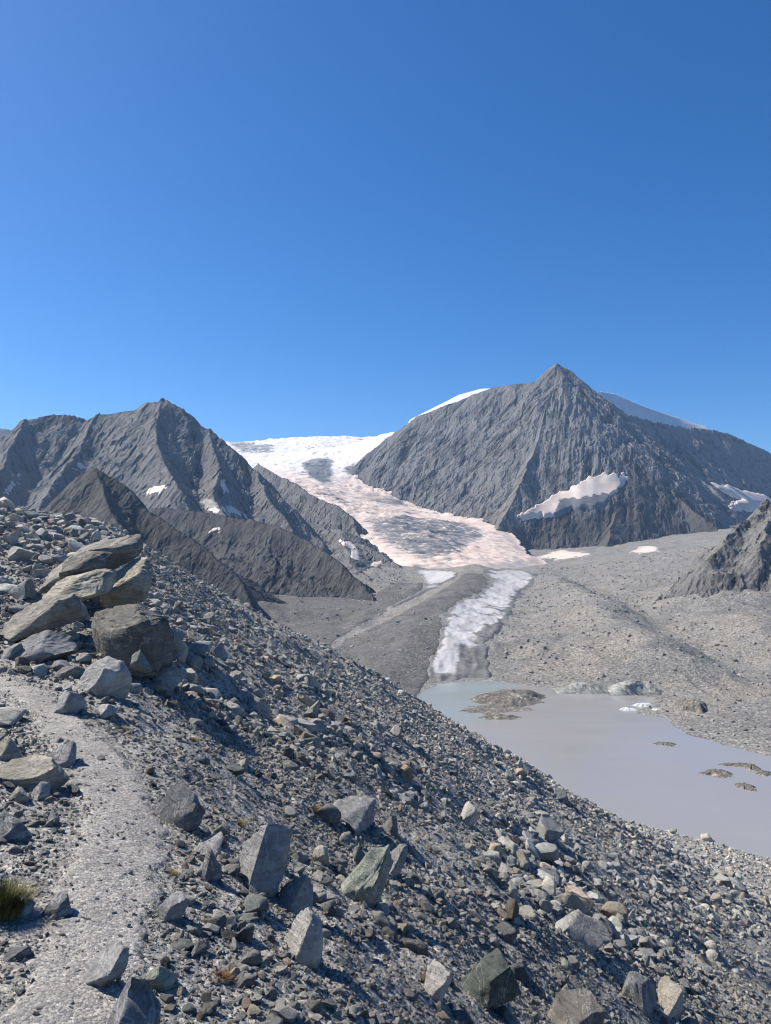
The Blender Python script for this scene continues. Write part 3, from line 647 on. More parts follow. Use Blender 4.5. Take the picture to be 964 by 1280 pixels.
# low ground everywhere under and behind
g = link('ground', mesh_from('ground', np.array([(-7000, -4000, -190), (7000, -4000, -190), (7000, 7000, -190), (-7000, 7000, -190)], float), np.array([[0, 1, 2, 3]])), M['debris'])
tag(g, 'low stony ground beneath the mountains', 'ground', kind='structure')

# ------------------------------------------------------------------ stones
def ico(sub):
    bm = bmesh.new(); bmesh.ops.create_icosphere(bm, subdivisions=sub, radius=1.0)
    v = np.array([x.co[:] for x in bm.verts]); f = np.array([[q.index for q in p.verts] for p in bm.faces]); bm.free(); return v, f
ICO = {k: ico(k) for k in (1, 2, 3, 4, 5, 6)}
def noise3(p, sc, seed):    # cheap solid noise from three planes
    return (noise2(p[:, 0] * sc + 7.1, p[:, 1] * sc, seed) + noise2(p[:, 1] * sc + 3.3, p[:, 2] * sc, seed + 1) + noise2(p[:, 2] * sc + 9.7, p[:, 0] * sc, seed + 2)) / 1.7
def stone_mesh(name, seed, sub=3, planes=12, dims=(1, 1, 1), rough=0.05, cut=(0.42, 0.8), smooth=True, sink=0.12, strata=0.0, boxy=0.0, face=None):
    r = np.random.default_rng(seed); v, f = ICO[sub]; v = v.copy()
    if boxy:
        v = np.sign(v) * np.abs(v) ** (1 - 0.75 * boxy)
    ns = r.normal(size=(planes, 3)); ns /= np.linalg.norm(ns, axis=1)[:, None]
    hs = r.uniform(*cut, planes) * (1 + 0.5 * boxy)
    if face is not None: ns = np.concatenate([ns, [face]]); hs = np.append(hs, r.uniform(.22, .42) * (1 + .5 * boxy))
    for nrm, h in zip(ns, hs):
        d = v @ nrm - h; v = v - np.maximum(d, 0)[:, None] * nrm
    if sub >= 3:
        cr = 1 - np.abs(noise3(v, 2.3, seed + 3)); cr2 = 1 - np.abs(noise3(v, 5.5, seed + 4))
        v = v * (1 + rough * (noise3(v, 1.6, seed) + 0.6 * noise3(v, 4.0, seed + 5) + 0.4 * noise3(v, 9.0, seed + 9) - 1.4 * np.clip(cr - .8, 0, 1) * 5 * .5 - 0.9 * np.clip(cr2 - .82, 0, 1) * 5 * .5))[:, None]
    if strata:
        t = v[:, 2] * 7 + 0.8 * noise3(v, 1.3, seed + 20); st = np.abs((t % 1) - 0.5) * 2
        v[:, :2] *= (1 - strata * (st ** 4) * 0.5 - strata * 0.3 * (noise2(np.floor(t), np.zeros(len(t)) + .37, seed)))[:, None]
    lo, hi = v.min(0), v.max(0); v = (v - (lo + hi) / 2) / (hi - lo); v[:, 2] += 0.5 - sink
    v = v * np.array(dims)
    return mesh_from(name, v, f, smooth=smooth)

# named boulders: centre column, base row, width and height in the photograph -> real size at the place they stand
def boulder(px, base, w, h, label, mat='bluestone', deep=0.8, seed=1, rz=0.0, tilt=(0, 0), D=None, sub=4, name='boulder', cat='boulder', planes=11, rough=0.055, strata=0.0, boxy=0.3, sink=0.38, cut=(0.40, 0.78), smooth=True, group=None):
    p = P(px, base, D) if D else hit(px, base)
    if p is None: p = onz(px, base, LAKE); D = p[1]
    if boxy < 0.7 and cut[0] < 0.5: boxy, cut, planes = 0.1, (0.30, 0.68), planes + 7
    fr = np.random.default_rng(seed + 900); fv = Matrix.Rotation(radians(-rz), 3, 'Z') @ Vector((fr.uniform(-.8, -.3), fr.uniform(-.7, -.3), fr.uniform(.5, .9))).normalized(); fc_ = np.array(fv)
    d = p[1]; ww = w * d / F0; hh = h * d / F0 / (1 - sink) * 0.95
    me = stone_mesh(name, seed, 5 if (w * h > 2500) else 4 if w > 16 else 3, planes + 3, (ww, ww * deep, hh), rough, cut, smooth, sink, strata, boxy, face=fc_)
    o = link(name, me, M[mat]); o.location = (p[0], p[1] + ww * deep * 0.35, p[2])
    if not D:
        o.location.z = float(moraine_z(np.array([p[0]]), np.array([p[1] + ww * deep * 0.2]))[0]) * 0.5 + p[2] * 0.5
    s_ = p[0] * Rp[0] + p[1] * Rp[1]
    o.rotation_euler = (Matrix.Rotation(radians(22) * float(sstep(.8, 2.5, s_)), 3, Vector((-Rr[0], -Rr[1], 0))).inverted() @ Matrix.Rotation(radians(rz), 3, 'Z') @ Matrix.Rotation(radians(tilt[1]), 3, 'Y') @ Matrix.Rotation(radians(tilt[0]), 3, 'X')).to_euler()
    tag(o, label, cat, group); NAMED.append((label, px, base - h * .5, max(w, h)))
    return o
NAMED = []
# the slab stack on the crest
boulder(108, 722, 136, 44, 'long tilted brown slab capping the stack of slabs on the crest', 'boulder', 0.7, 71, 6, (6, -20), D=14.5, planes=8, strata=0.06, boxy=0.8, sink=0.0)
boulder(106, 722, 70, 34, 'dark wedge slab tucked under the tilted capping slab', 'boulder', 0.8, 72, 15, (8, -18), D=13.4, planes=8, strata=0.05, boxy=0.75, sink=0.1)
boulder(88, 752, 96, 34, 'pale thin-edged slab jutting below the dark wedge slab', 'boulder', 0.8, 73, -8, (10, -12), D=12.8, planes=8, strata=0.08, boxy=0.75, sink=0.15)
boulder(152, 738, 60, 46, 'squat grey block propping the end of the capping slab', 'boulder', 0.9, 74, 15, (0, 6), D=14.0, planes=9, strata=0.05, boxy=0.75)
boulder(42, 795, 112, 48, 'wide brown shelf-like slab beside the slab stack', 'boulder', 0.7, 75, 8, (8, -12), D=11.2, planes=8, strata=0.08, boxy=0.8, sink=0.1)
boulder(42, 822, 98, 32, 'cracked blue-grey slab lying under the wide shelf-like slab', 'bluestone', 0.6, 76, 6, (0, -8), D=10.3, planes=7, strata=0.03, boxy=0.7)
boulder(150, 838, 112, 90, 'large blocky grey-brown boulder with a flat top beside the path', 'boulder', 0.75, 78, -14, (8, 6), D=10.6, planes=8, strata=0.07, boxy=0.85, sink=0.06)
boulder(126, 870, 68, 44, 'pale wedge-shaped boulder leaning before the large blocky boulder', 'bluestone', 0.8, 18, 25, (0, -18), sub=5, planes=9, boxy=0.4)
boulder(207, 858, 46, 24, 'pale shaded stone lying at the foot of the large blocky boulder', 'tanstone', 0.7, 19, 0, (0, 4), sub=4, planes=9)
boulder(82, 893, 44, 30, 'dark triangular stone on the path edge near the pale wedge boulder', 'bluestone', 0.8, 20, 40, (0, -10))
boulder(124, 896, 40, 14, 'flat pale flake lying beside the dark triangular stone', 'bluestone', 0.9, 21, 20, (0, -10), boxy=0.6)
boulder(174, 832, 30, 20, 'small green-grey wedge stone leaning on the large blocky boulder', 'greenstone', 0.9, 22, 0, planes=9, D=10.1)
boulder(34, 985, 88, 34, 'long flat tan-grey slab bedded in stones left of the path', 'boulder', 0.6, 23, 5, (0, 4), sub=5, strata=0.08, boxy=0.6)
boulder(68, 958, 44, 26, 'dark angular block behind the long flat tan-grey slab', 'bluestone', 0.8, 25, 30)
boulder(10, 950, 40, 28, 'dark shadowed block behind the end of the long flat slab', 'boulder', 0.8, 26, 10)
boulder(8, 1052, 46, 34, 'dark stone block at the path side below the long flat slab', 'bluestone', 0.8, 27, 15, boxy=.5)
boulder(46, 1000, 26, 20, 'small pale cobble leaning against the long flat slab', 'bluestone', 0.8, 28, 15)
boulder(22, 1003, 24, 18, 'small pinkish cobble leaning against the long flat slab', 'tanstone', 0.8, 29, 15)
boulder(218, 1030, 60, 46, 'tilted rectangular blue-grey slab sticking out at the crest edge', 'bluestone', 0.5, 30, -18, (0, 22), sub=5, planes=7, boxy=0.8, cut=(.6, .9))
boulder(263, 1102, 24, 42, 'upright narrow pale stone beside the big pointed boulder', 'bluestone', 0.8, 31, 10, boxy=.4)
boulder(256, 1072, 34, 30, 'dark tilted block above the upright narrow stone', 'bluestone', 0.8, 32, 20, (0, 20), boxy=.5)
boulder(321, 1118, 76, 84, 'big pointed blue-grey boulder with a smooth face on the flank', 'bluestone', 0.8, 33, 20, (0, 8), sub=5, planes=9, boxy=.2)
boulder(366, 1142, 46, 44, 'shaded dark stone under the big pointed boulder', 'bluestone', 0.9, 34, 0, planes=8, cut=(.55, .9))
boulder(448, 1128, 58, 76, 'lumpy green-grey boulder on the flank', 'greenstone', 0.8, 35, 10, (0, 18), sub=5, rough=.10)
boulder(440, 1040, 64, 42, 'overhanging dark block upslope of the green-grey boulder', 'bluestone', 0.9, 36, 5, (0, 10), sub=5, boxy=.5)
boulder(487, 1092, 30, 38, 'pale upright stone beside the green-grey boulder', 'bluestone', 0.8, 37, 0, boxy=.3)
boulder(401, 1082, 26, 22, 'small white cobble upslope of the lumpy green-grey boulder', 'tanstone', 0.9, 38, 0)
boulder(209, 1150, 46, 32, 'flat-topped pale stone with a dark undercut at the crest edge', 'bluestone', 0.7, 39, 0, (0, 6), boxy=.6)
boulder(128, 1242, 52, 48, 'tilted pale grey block sitting on the path', 'bluestone', 0.9, 40, 30, sub=5, planes=10, rough=.09, boxy=.5, sink=.08)
boulder(162, 1305, 84, 56, 'large pale wedge stone beside the tilted pale block', 'bluestone', 0.7, 41, 35, (0, -25), sub=5, planes=8)
boulder(197, 1236, 42, 26, 'dark-sided flat stone next to the tilted pale block', 'greenstone', 0.8, 42, 10, boxy=.5)
boulder(66, 1148, 40, 24, 'low pale stone lying in the middle of the path', 'bluestone', 0.9, 43, 10, boxy=.3)
boulder(20, 1200, 36, 14, 'small dark flat stone on the path below the grass tussock', 'bluestone', 0.6, 44, 15, boxy=.6)
boulder(24, 1146, 26, 22, 'pale stone partly covered by the grass tussock', 'bluestone', 0.8, 45, 0)
boulder(376, 1205, 52, 62, 'pale pointed shard half buried in fine gravel', 'bluestone', 0.9, 46, 0, planes=7, cut=(.6, .9), sub=5)
boulder(608, 1262, 66, 62, 'rough banded boulder half sunk in the lower flank', 'greenstone', 0.9, 47, 0, (0, 15), sub=5, rough=.09)
boulder(716, 1292, 62, 50, 'pale tan boulder among dark gravel low on the flank', 'tanstone', 0.8, 48, 0, (0, 15), sub=5, boxy=.4)
boulder(722, 1182, 48, 42, 'pale grey split boulder with a pointed lower end', 'bluestone', 0.8, 49, 0, (0, 30), sub=5, boxy=.5)
boulder(586, 1032, 24, 26, 'pale two-tiered stone high on the flank', 'bluestone', 0.8, 50, 0, boxy=.5)
boulder(545, 1252, 34, 40, 'dark rounded stone beside the rough banded boulder', 'bluestone', 0.9, 51, 0)
boulder(800, 1262, 44, 34, 'grey angular boulder in the lower flank gravel', 'bluestone', 0.9, 52, 0, (0, 10))
boulder(838, 1272, 36, 36, 'pale split boulder in the lower flank gravel', 'tanstone', 0.9, 53, 0, (0, 10), boxy=.5)

# 250 more single rocks, shared shapes
ROCKS = [stone_mesh('rock', 100 + i, 3, int(13 + i % 5), (1, 0.6 + 0.06 * (i % 6), 0.45 + 0.06 * (i % 7)), 0.055, (0.36, 0.75), True, 0.33, 0.04, 0.2) for i in range(16)]
RV = {'grey': ROCKS}
M['palerock'] = mat_stone('pale_rock', (0.20, 0.20, 0.19), (0.38, 0.375, 0.36), 2.0)
M['darkrock'] = mat_stone('dark_rock', (0.06, 0.062, 0.066), (0.15, 0.15, 0.15), 2.0)
M['rustrock'] = mat_stone('rusty_rock', (0.16, 0.12, 0.085), (0.30, 0.235, 0.17), 2.0)
for vn, mn in (('pale', 'palerock'), ('dark', 'darkrock'), ('rust-tinged', 'rustrock')):
    RV[vn] = [me.copy() for me in ROCKS]
    for me in RV[vn]: me.materials.append(M[mn])
for me in ROCKS: me.materials.append(M['stone'])
placed = []; rocks = []
def rock_at(px, py, wpx, label, group, i, mat=None):
    p = hit(px, py)
    if p is None: return False
    w = wpx * p[1] / F0
    for q in placed:
        if (q[0] - p[0]) ** 2 + (q[1] - p[1]) ** 2 < (0.4 * (q[2] + w)) ** 2: return False
    placed.append((p[0], p[1], w))
    vn = random.choices(['grey', 'pale', 'dark', 'rust-tinged'], [70, 14, 11, 5])[0]
    o = link('rock', RV[vn][i % 16]); o.location = p; o.scale = (w, w * random.uniform(.8, 1.1), w * random.uniform(.8, 1.2))
    s_ = p[0] * Rp[0] + p[1] * Rp[1]
    o.rotation_euler = (Matrix.Rotation(.45 * float(sstep(.5, 2.5, s_)) + random.uniform(-.35, .35), 3, 'Y') @ Matrix.Rotation(random.uniform(0, 6.28), 3, 'Z') @ Matrix.Rotation(random.uniform(-.3, .3), 3, 'X')).to_euler()
    tag(o, label.replace('grey', vn), 'rock', vn + ' ' + group); o['px'] = (px, py)
    rocks.append(o); return True
zones = [
    # polygon, number, width range, label, group
    ([(330, 1000), (560, 1040), (700, 1130), (820, 1280), (340, 1280), (300, 1180)], 88, (14, 38), 'angular grey rock half buried in the dark scree of the moraine flank', 'rocks on the near flank'),
    ([(210, 830), (300, 830), (420, 880), (560, 980), (560, 1030), (330, 990), (230, 900)], 75, (10, 26), 'blocky grey rock on the upper moraine flank below the crest', 'rocks on the upper flank'),
    ([(0, 900), (110, 900), (160, 960), (60, 1020), (40, 1120), (0, 1120)], 24, (12, 26), 'loose grey stone strewn on the ground left of the footpath', 'stones left of the path'),
    ([(230, 880), (300, 960), (330, 1200), (300, 1280), (180, 1280), (230, 1100), (180, 960)], 34, (12, 30), 'loose grey stone on the gravel shoulder between footpath and flank', 'stones on the shoulder'),
    ([(0, 820), (60, 840), (100, 860), (230, 850), (250, 830), (200, 740), (230, 800), (225, 880), (110, 905), (0, 850)], 22, (9, 22), 'broken grey stone packed around the feet of the crest boulders', 'stones under the crest boulders'),
    ([(0, 640), (140, 655), (30, 740), (0, 760)], 26, (8, 20), 'small grey rock scattered on the stony rise behind the slab stack', 'rocks on the rise'),
]
for poly, n, (a, b), lab, grp in zones:
    xs = [p[0] for p in poly]; ys = [p[1] for p in poly]; k = 0; tries = 0
    while k < n and tries < n * 12:
        tries += 1
        x = random.uniform(min(xs), max(xs)); y = random.uniform(min(ys), max(ys))
        if not bool(in_poly(np.array(x), np.array(y), poly)): continue
        w = a + (b - a) * random.random() ** 2.2
        if rock_at(x, y, w, lab, grp, random.randrange(16)): k += 1

# the rocks lying nearest to a named boulder are known by it
free = list(rocks)
for rank in ('closest', 'second-closest', 'third-closest'):
    for lab, bx, by, bw in NAMED:
        ref = ' '.join(lab.split(' ')[:9])
        for stop in (' with ', ' beside ', ' lying ', ' leaning ', ' on the ', ' sticking ', ' sitting ', ' bedded ', ' half ', ' upslope', ' above ', ' behind ', ' at the ', ' next ', ' under ', ' among ', ' in the ', ' below ', ' partly', ' high ', ' capping', ' tucked', ' jutting', ' propping', ' near ', ' wedged', ' left '):
            if stop in ' ' + lab: ref = min(ref, lab.split(stop)[0], key=len)
        c_ = sorted(free, key=lambda o: math.hypot(o['px'][0] - bx, o['px'][1] - by))
        if c_ and math.hypot(c_[0]['px'][0] - bx, c_[0]['px'][1] - by) < 55 + bw * .6:
            o = c_[0]; free.remove(o); o['label'] = o['group'].split(' ')[0] + ' rock ' + rank + ' to the ' + ref
for o in rocks: del o['px']

# loose stones nobody could count: points that carry a stone each
def proto_collection(name, n, sub, mat, seed, smooth=False, flat=1.0):
    c = bpy.data.collections.new(name)
    for i in range(n):
        me = stone_mesh(name, seed + i, sub, 13 + i % 5, (1, 0.65 + 0.07 * (i % 5), (0.45 + 0.08 * (i % 6)) * flat), 0.03, (0.34, 0.72), smooth, 0.3)
        me.materials.append(mat); o = bpy.data.objects.new(name, me); c.objects.link(o)
    return c
def scatter(name, pts, rot, scl, coll, label, cat):
    me = bpy.data.meshes.new(name); me.vertices.add(len(pts)); me.vertices.foreach_set('co', np.ascontiguousarray(pts, np.float32).ravel())
    a = me.attributes.new('rot', 'FLOAT_VECTOR', 'POINT'); a.data.foreach_set('vector', np.ascontiguousarray(rot, np.float32).ravel())
    a = me.attributes.new('scl', 'FLOAT_VECTOR', 'POINT'); a.data.foreach_set('vector', np.ascontiguousarray(scl, np.float32).ravel())
    o = link(name, me)
    ng = bpy.data.node_groups.new(name, 'GeometryNodeTree')
    ng.interface.new_socket('Geometry', in_out='INPUT', socket_type='NodeSocketGeometry'); ng.interface.new_socket('Geometry', in_out='OUTPUT', socket_type='NodeSocketGeometry')
    N = ng.nodes; gi = N.new('NodeGroupInput'); go = N.new('NodeGroupOutput')
    ci = N.new('GeometryNodeCollectionInfo'); ci.inputs['Collection'].default_value = coll; ci.inputs['Separate Children'].default_value = True; ci.inputs['Reset Children'].default_value = True
    ip = N.new('GeometryNodeInstanceOnPoints'); ip.inputs['Pick Instance'].default_value = True
    ar = N.new('GeometryNodeInputNamedAttribute'); ar.data_type = 'FLOAT_VECTOR'; ar.inputs['Name'].default_value = 'rot'
    asx = N.new('GeometryNodeInputNamedAttribute'); asx.data_type = 'FLOAT_VECTOR'; asx.inputs['Name'].default_value = 'scl'
    er = N.new('FunctionNodeEulerToRotation')
    L = ng.links; L.new(gi.outputs[0], ip.inputs['Points']); L.new(ci.outputs[0], ip.inputs['Instance']); L.new(ar.outputs['Attribute'], er.inputs[0]); L.new(er.outputs[0], ip.inputs['Rotation'])
    L.new(asx.outputs['Attribute'], ip.inputs['Scale']); L.new(ip.outputs[0], go.inputs[0])
    md = o.modifiers.new('stones', 'NODES'); md.node_group = ng
    tag(o, label, cat, kind='stuff'); return o

def scree():
    N = 560000
    az = rng.uniform(radians(-33), radians(33), N); r = np.exp(rng.uniform(np.log(1.6), np.log(420), N))
    x = np.sin(az) * r; y = np.cos(az) * r
    lo = np.maximum(0.007, 0.0021 * r); hi = np.minimum(np.maximum(0.09, 0.021 * r), 1.2)
    hi = np.maximum(hi * (0.45 + 2.0 * sstep(-.1, .5, fbm(x / (0.2 * r + 1), y / (0.2 * r + 1), 3, 607))), lo * 1.5)
    u = rng.uniform(0, 1, N); size = (lo ** -2 + u * (hi ** -2 - lo ** -2)) ** -0.5
    z = moraine_z(x, y)
    s = x * Rp[0] + y * Rp[1]
    patch = fbm(x / (0.10 * r + .6), y / (0.10 * r + .6), 3, 601)
    keep = (rng.uniform(0, 1, N) < np.clip(0.72 + 1.1 * patch, 0.2, 1)) & (z > LAKE + 0.3) & (s > -14) & (rng.uniform(0, 1, N) < 1 - 0.5 * (1 - sstep(.6, 2.0, s)) * (1 - sstep(9, 14, r)))
    pd = path_d(x, y); keep &= (pd > 0.30) | (rng.uniform(0, 1, N) < 0.10) | ((size < 0.016) & (rng.uniform(0, 1, N) < 0.6))
    keep &= ~((pd < 0.35) & (size > 0.05))
    x, y, z, size = x[keep], y[keep], z[keep], size[keep]
    k = 20000; seg = np.hypot(*np.diff(PATH, axis=0).T); L = np.concatenate([[0], np.cumsum(seg)]); u = 1.2 + (L[-1] - 1.2) * rng.uniform(0, 1, k) ** 1.5   # grit on the trodden path
    gx = np.interp(u, L, PATH[:, 0]) + rng.normal(0, .28, k); gy = np.interp(u, L, PATH[:, 1]) + rng.normal(0, .28, k); gs = 0.005 + 0.005 * rng.pareto(2.3, k); gs = np.minimum(gs, .028)
    x = np.concatenate([x, gx]); y = np.concatenate([y, gy]); z = np.concatenate([z, moraine_z(gx, gy) + 0.012 * (path_d(gx, gy) < .3)]); size = np.concatenate([size, gs]); n = len(x)
    scl = size[:, None] * rng.uniform(.7, 1.25, (n, 3)); th = 0.5 * sstep(.5, 2.5, x * Rp[0] + y * Rp[1]) + rng.normal(0, .3, n); ph = rng.uniform(0, 2 * pi, n)
    rot = np.stack([np.arctan2(np.sin(th) * np.sin(ph), np.cos(th)), np.arcsin(np.clip(np.sin(th) * np.cos(ph), -1, 1)), np.arctan2(np.sin(ph), np.cos(th) * np.cos(ph))], -1)
    big = size > np.maximum(0.03, 0.007 * np.hypot(x, y))
    pts = np.stack([x, y, z], -1)
    scatter('scree', pts[big], rot[big], scl[big], proto_collection('scree_stone', 14, 3, M['pebble'], 300, True), 'loose angular scree stones covering the moraine', 'scree')
    scatter('gravel', pts[~big], rot[~big], scl[~big], proto_collection('gravel_stone', 14, 2, M['pebble'], 340, False), 'fine loose gravel lying over the moraine and footpath edges', 'gravel')
    print('scree', n, big.sum())
scree()

def rubble():
    N = 45000
    X = VX; Y = VY
    i = rng.integers(0, X.shape[0] - 1, N); j = rng.integers(0, X.shape[1] - 1, N); fu = rng.uniform(0, 1, N); fv = rng.uniform(0, 1, N)
    def lerp(A): return (A[i, j] * (1 - fu) * (1 - fv) + A[i + 1, j] * fu * (1 - fv) + A[i, j + 1] * (1 - fu) * fv + A[i + 1, j + 1] * fu * fv)
    x, y, z = lerp(X), lerp(Y), lerp(VZ); px, py, _ = project(x, y, z)
    lo = 0.0016 * y; hi = np.minimum(0.009 * y, 6.0); u = rng.uniform(0, 1, N); size = (lo ** -2.6 + u * (hi ** -2.6 - lo ** -2.6)) ** (-1 / 2.6)
    ice = in_poly(px, py, [(500, 705), (680, 705), (670, 730), (625, 790), (625, 852), (538, 852), (545, 800), (555, 765), (520, 760), (420, 805), (440, 780), (520, 740)])
    keep = (z > LAKE + 0.25) & (y < 2300) & ~ice & (z > moraine_z(x, y) - 1) & (px > 300)
    keep &= rng.uniform(0, 1, N) < np.clip(0.55 + 1.2 * fbm(x / 60, y / 60, 3, 611), 0.1, 1)
    x, y, z, size = x[keep], y[keep], z[keep], size[keep]; n = len(x)
    scl = size[:, None] * rng.uniform(.7, 1.3, (n, 3)); rot = np.stack([rng.uniform(-.3, .3, n), rng.uniform(-.3, .3, n), rng.uniform(0, 6.28, n)], -1)
    scatter('rubble', np.stack([x, y, z], -1), rot, scl, proto_collection('rubble_stone', 10, 2, M['rubble'], 380, False), 'boulders and rubble strewn over the far valley debris', 'rubble')
    print('rubble', n)
rubble()

# ------------------------------------------------------------------ lake islets, ice, shore boulders
def islet(name, px, py, wpx, dpx, h, label, cat, mat, seed, rz=0.0, peaks=3, group=None, steep=0.6):
    c = onz(px, py, LAKE); D = c[1]; rx = wpx / 2 * D / F0
    y1 = onz(px, py - dpx / 2, LAKE)[1]; y2 = onz(px, py + dpx / 2, LAKE)[1]; ry = abs(y1 - y2) / 2
    na, nr = 72, 26; a = np.linspace(0, 2 * pi, na, endpoint=False); q = np.linspace(0.0, 1.08, nr)[:, None]
    out = 1 + 0.38 * noise2(np.cos(a) * 1.2 + seed, np.sin(a) * 1.2, seed) + 0.25 * noise2(np.cos(a) * 3 + seed, np.sin(a) * 3, seed + 1) + .12 * noise2(np.cos(a) * 8 + seed, np.sin(a) * 8, seed + 2)
    x = np.cos(a) * out * q * rx; y = np.sin(a) * out * q * ry
    prof = 1 - sstep(1 - steep, 1.04, q)
    sc = max(rx, ry)
    z = h * prof * (0.45 + 0.75 * ridged(x / sc * 1.7 + seed, y / sc * 1.2, 3, seed + 3) * (0.6 + 0.6 * noise2(x / sc * 1.5 + 9, y / sc + seed, seed + 4))) + h * 0.12 * fbm(x / sc * 9, y / sc * 9, 3, seed + 6) * prof - 0.12 * h * (q > 0.98)
    co = np.stack([x, y, z + 0 * x], -1).reshape(-1, 3)
    o = link(name, mesh_from(name, co, grid_faces(nr, na, wrap=True), attrs={'ice': np.zeros(len(co))}), M[mat]); o.location = (c[0], c[1], LAKE); o.rotation_euler[2] = rz
    return tag(o, label, cat, group)
M['dirtyice'] = mat_ground('dirty_ice_grit', (0.12, 0.115, 0.105), (0.22, 0.205, 0.18), 1.2, 0.6, 0.35)
M['floe'] = mat_snow('wet_ice', (0.62, 0.66, 0.67), (0.40, 0.42, 0.41), (0.3, 0.34, 0.34), 0.2, 0.3)
islet('islet', 638, 874, 92, 17, 7.0, 'long stony islet of dark debris before the glacier front', 'islet', 'dirtyice', 3, .1)
islet('islet', 620, 886, 88, 11, 1.6, 'low gravel bar joined to the long stony islet', 'islet', 'dirtyice', 5, .2)
islet('islet', 625, 897, 50, 5, 2.2, 'narrow dark gravel strip between the islet and the open lake', 'islet', 'dirtyice', 8, 0)
islet('ice_floe', 831, 930, 26, 6, 1.3, 'small dark dirt-covered floe alone in the open lake', 'ice floe', 'dirtyice', 11)
islet('ice_floe', 896, 967, 42, 10, 1.8, 'broad dirt-covered ice floe with pointed ends', 'ice floe', 'dirtyice', 13, .25)
islet('ice_floe', 932, 984, 24, 9, 1.7, 'short rounded dirty floe nearest the near shore', 'ice floe', 'dirtyice', 17, .1)
islet('ice_floe', 920, 956, 40, 5, 1.0, 'long thin dirty floe before the far right shore', 'ice floe', 'dirtyice', 19)
islet('ice_floe', 940, 960, 20, 8, 2.2, 'lumpy dark floe against the long thin dirty floe', 'ice floe', 'dirtyice', 23)
islet('ice_floe', 956, 967, 22, 6, 1.5, 'small flat dirty floe beside the lumpy dark floe', 'ice floe', 'dirtyice', 29)
islet('ice_floe', 785, 887, 20, 3, 1.6, 'white broken floe in front of the ice cliff', 'ice floe', 'floe', 31)
islet('ice_floe', 806, 882, 26, 4, 2.4, 'grey-white lumpy floe by the ice cliff foot', 'ice floe', 'floe', 37)
islet('ice_floe', 822, 888, 16, 3, 1.4, 'small white floe stranded near the ice cliff', 'ice floe', 'floe', 41)
islet('islet', 868, 888, 46, 16, 9.0, 'jagged dark rock knoll on the far shore beside the ice cliff', 'knoll', 'dirtyice', 43)
islet('gravel_spit', 578, 920, 62, 12, 1.5, 'dark gravel spit reaching into the lake below the moraine', 'spit', 'dirtyice', 47, -.35)

m = NT('glacier_ice_cliff'); c = m.coord((0.12, 0.12, 0.5), rot=(0, .5, 0)); n1 = m.noise(c, 1.5, 8, .65, dist=.5); n2 = m.noise(m.coord((.05, .05, .05)), 2, 6, .6)
col = m.ramp(n1, [(0.34, (0.16, 0.165, 0.155)), (0.5, (0.26, 0.265, 0.25)), (0.66, (0.40, 0.41, 0.385))]); col = m.mix(m.ramp(n2, [(.5, (0, 0, 0)), (.62, (1, 1, 1))]), col, (0.2, 0.19, 0.165))
M['icecliff'] = m.done(col, .55, m.bump(n1, .7, 1.2), .4)
def ice_cliff(pxa, pxb, base, hs, seed, label, depth=26):
    n = 110; t = np.linspace(0, 1, n); A = onz(pxa, base, LAKE); B = onz(pxb, base, LAKE)
    hh = np.interp(t, np.linspace(0, 1, len(hs)), hs); rows = []
    prof = [(-0.12, -.15), (0, 0.0), (0.06, .3), (0.13, .55), (0.22, .8), (0.34, .97), (0.5, 1.0), (0.7, .85), (0.9, .5), (1.1, -.2)]
    pr = np.array(prof); vv = np.linspace(0, 1, 46); pd = np.interp(vv, np.linspace(0, 1, len(pr)), pr[:, 0]); ph = np.interp(vv, np.linspace(0, 1, len(pr)), pr[:, 1])
    X = A[0] + (B[0] - A[0]) * t[None, :] + 0 * ph[:, None]; Y = A[1] + (B[1] - A[1]) * t[None, :] + pd[:, None] * depth; Zz = hh[None, :] * ph[:, None]
    g_ = (ridged(X / 11 + Zz / 9, Zz / 30 + 0 * X, 3, seed) - .6); Y = Y - 7 * g_ * (ph[:, None] > 0) + 3 * noise2(X / 22, Zz / 10, seed); Zz = Zz * (1 + .5 * (ridged(X / 9, Y / 14, 3, seed + 5) - .6))
    co = np.stack([X, Y, LAKE + Zz], -1).reshape(-1, 3)
    tag(link('ice_cliff', mesh_from('ice_cliff', co, grid_faces(46, n), smooth=False), M['icecliff']), label, 'ice cliff')
ice_cliff(696, 770, 867, [0.5, 3, 6, 7, 5, 2], 51, 'low smooth greenish ice cliff rising from the far shore')
ice_cliff(764, 838, 869, [1.5, 6, 9, 10, 9, 8, 4, 1], 57, 'tall striped greenish ice cliff at the far shore')

for px, py, w, lab, mt in [(884, 1052, 13, 'lone pale boulder at the water line of the near shore', 'tanstone'), (842, 1042, 9, 'small dark boulder at the water line of the near shore', 'greenstone'), (914, 1096, 15, 'white boulder standing out on the gravel apron', 'tanstone'),
                           (702, 1002, 20, 'flat grey boulder where the flank meets the lake', 'bluestone'), (790, 1030, 8, 'small rounded boulder on the shore gravel', 'bluestone'), (858, 1119, 13, 'tan boulder halfway down the gravel apron', 'tanstone')]:
    boulder(px, py, w, w * .7, lab, mt, .9, px, 0, sub=3)

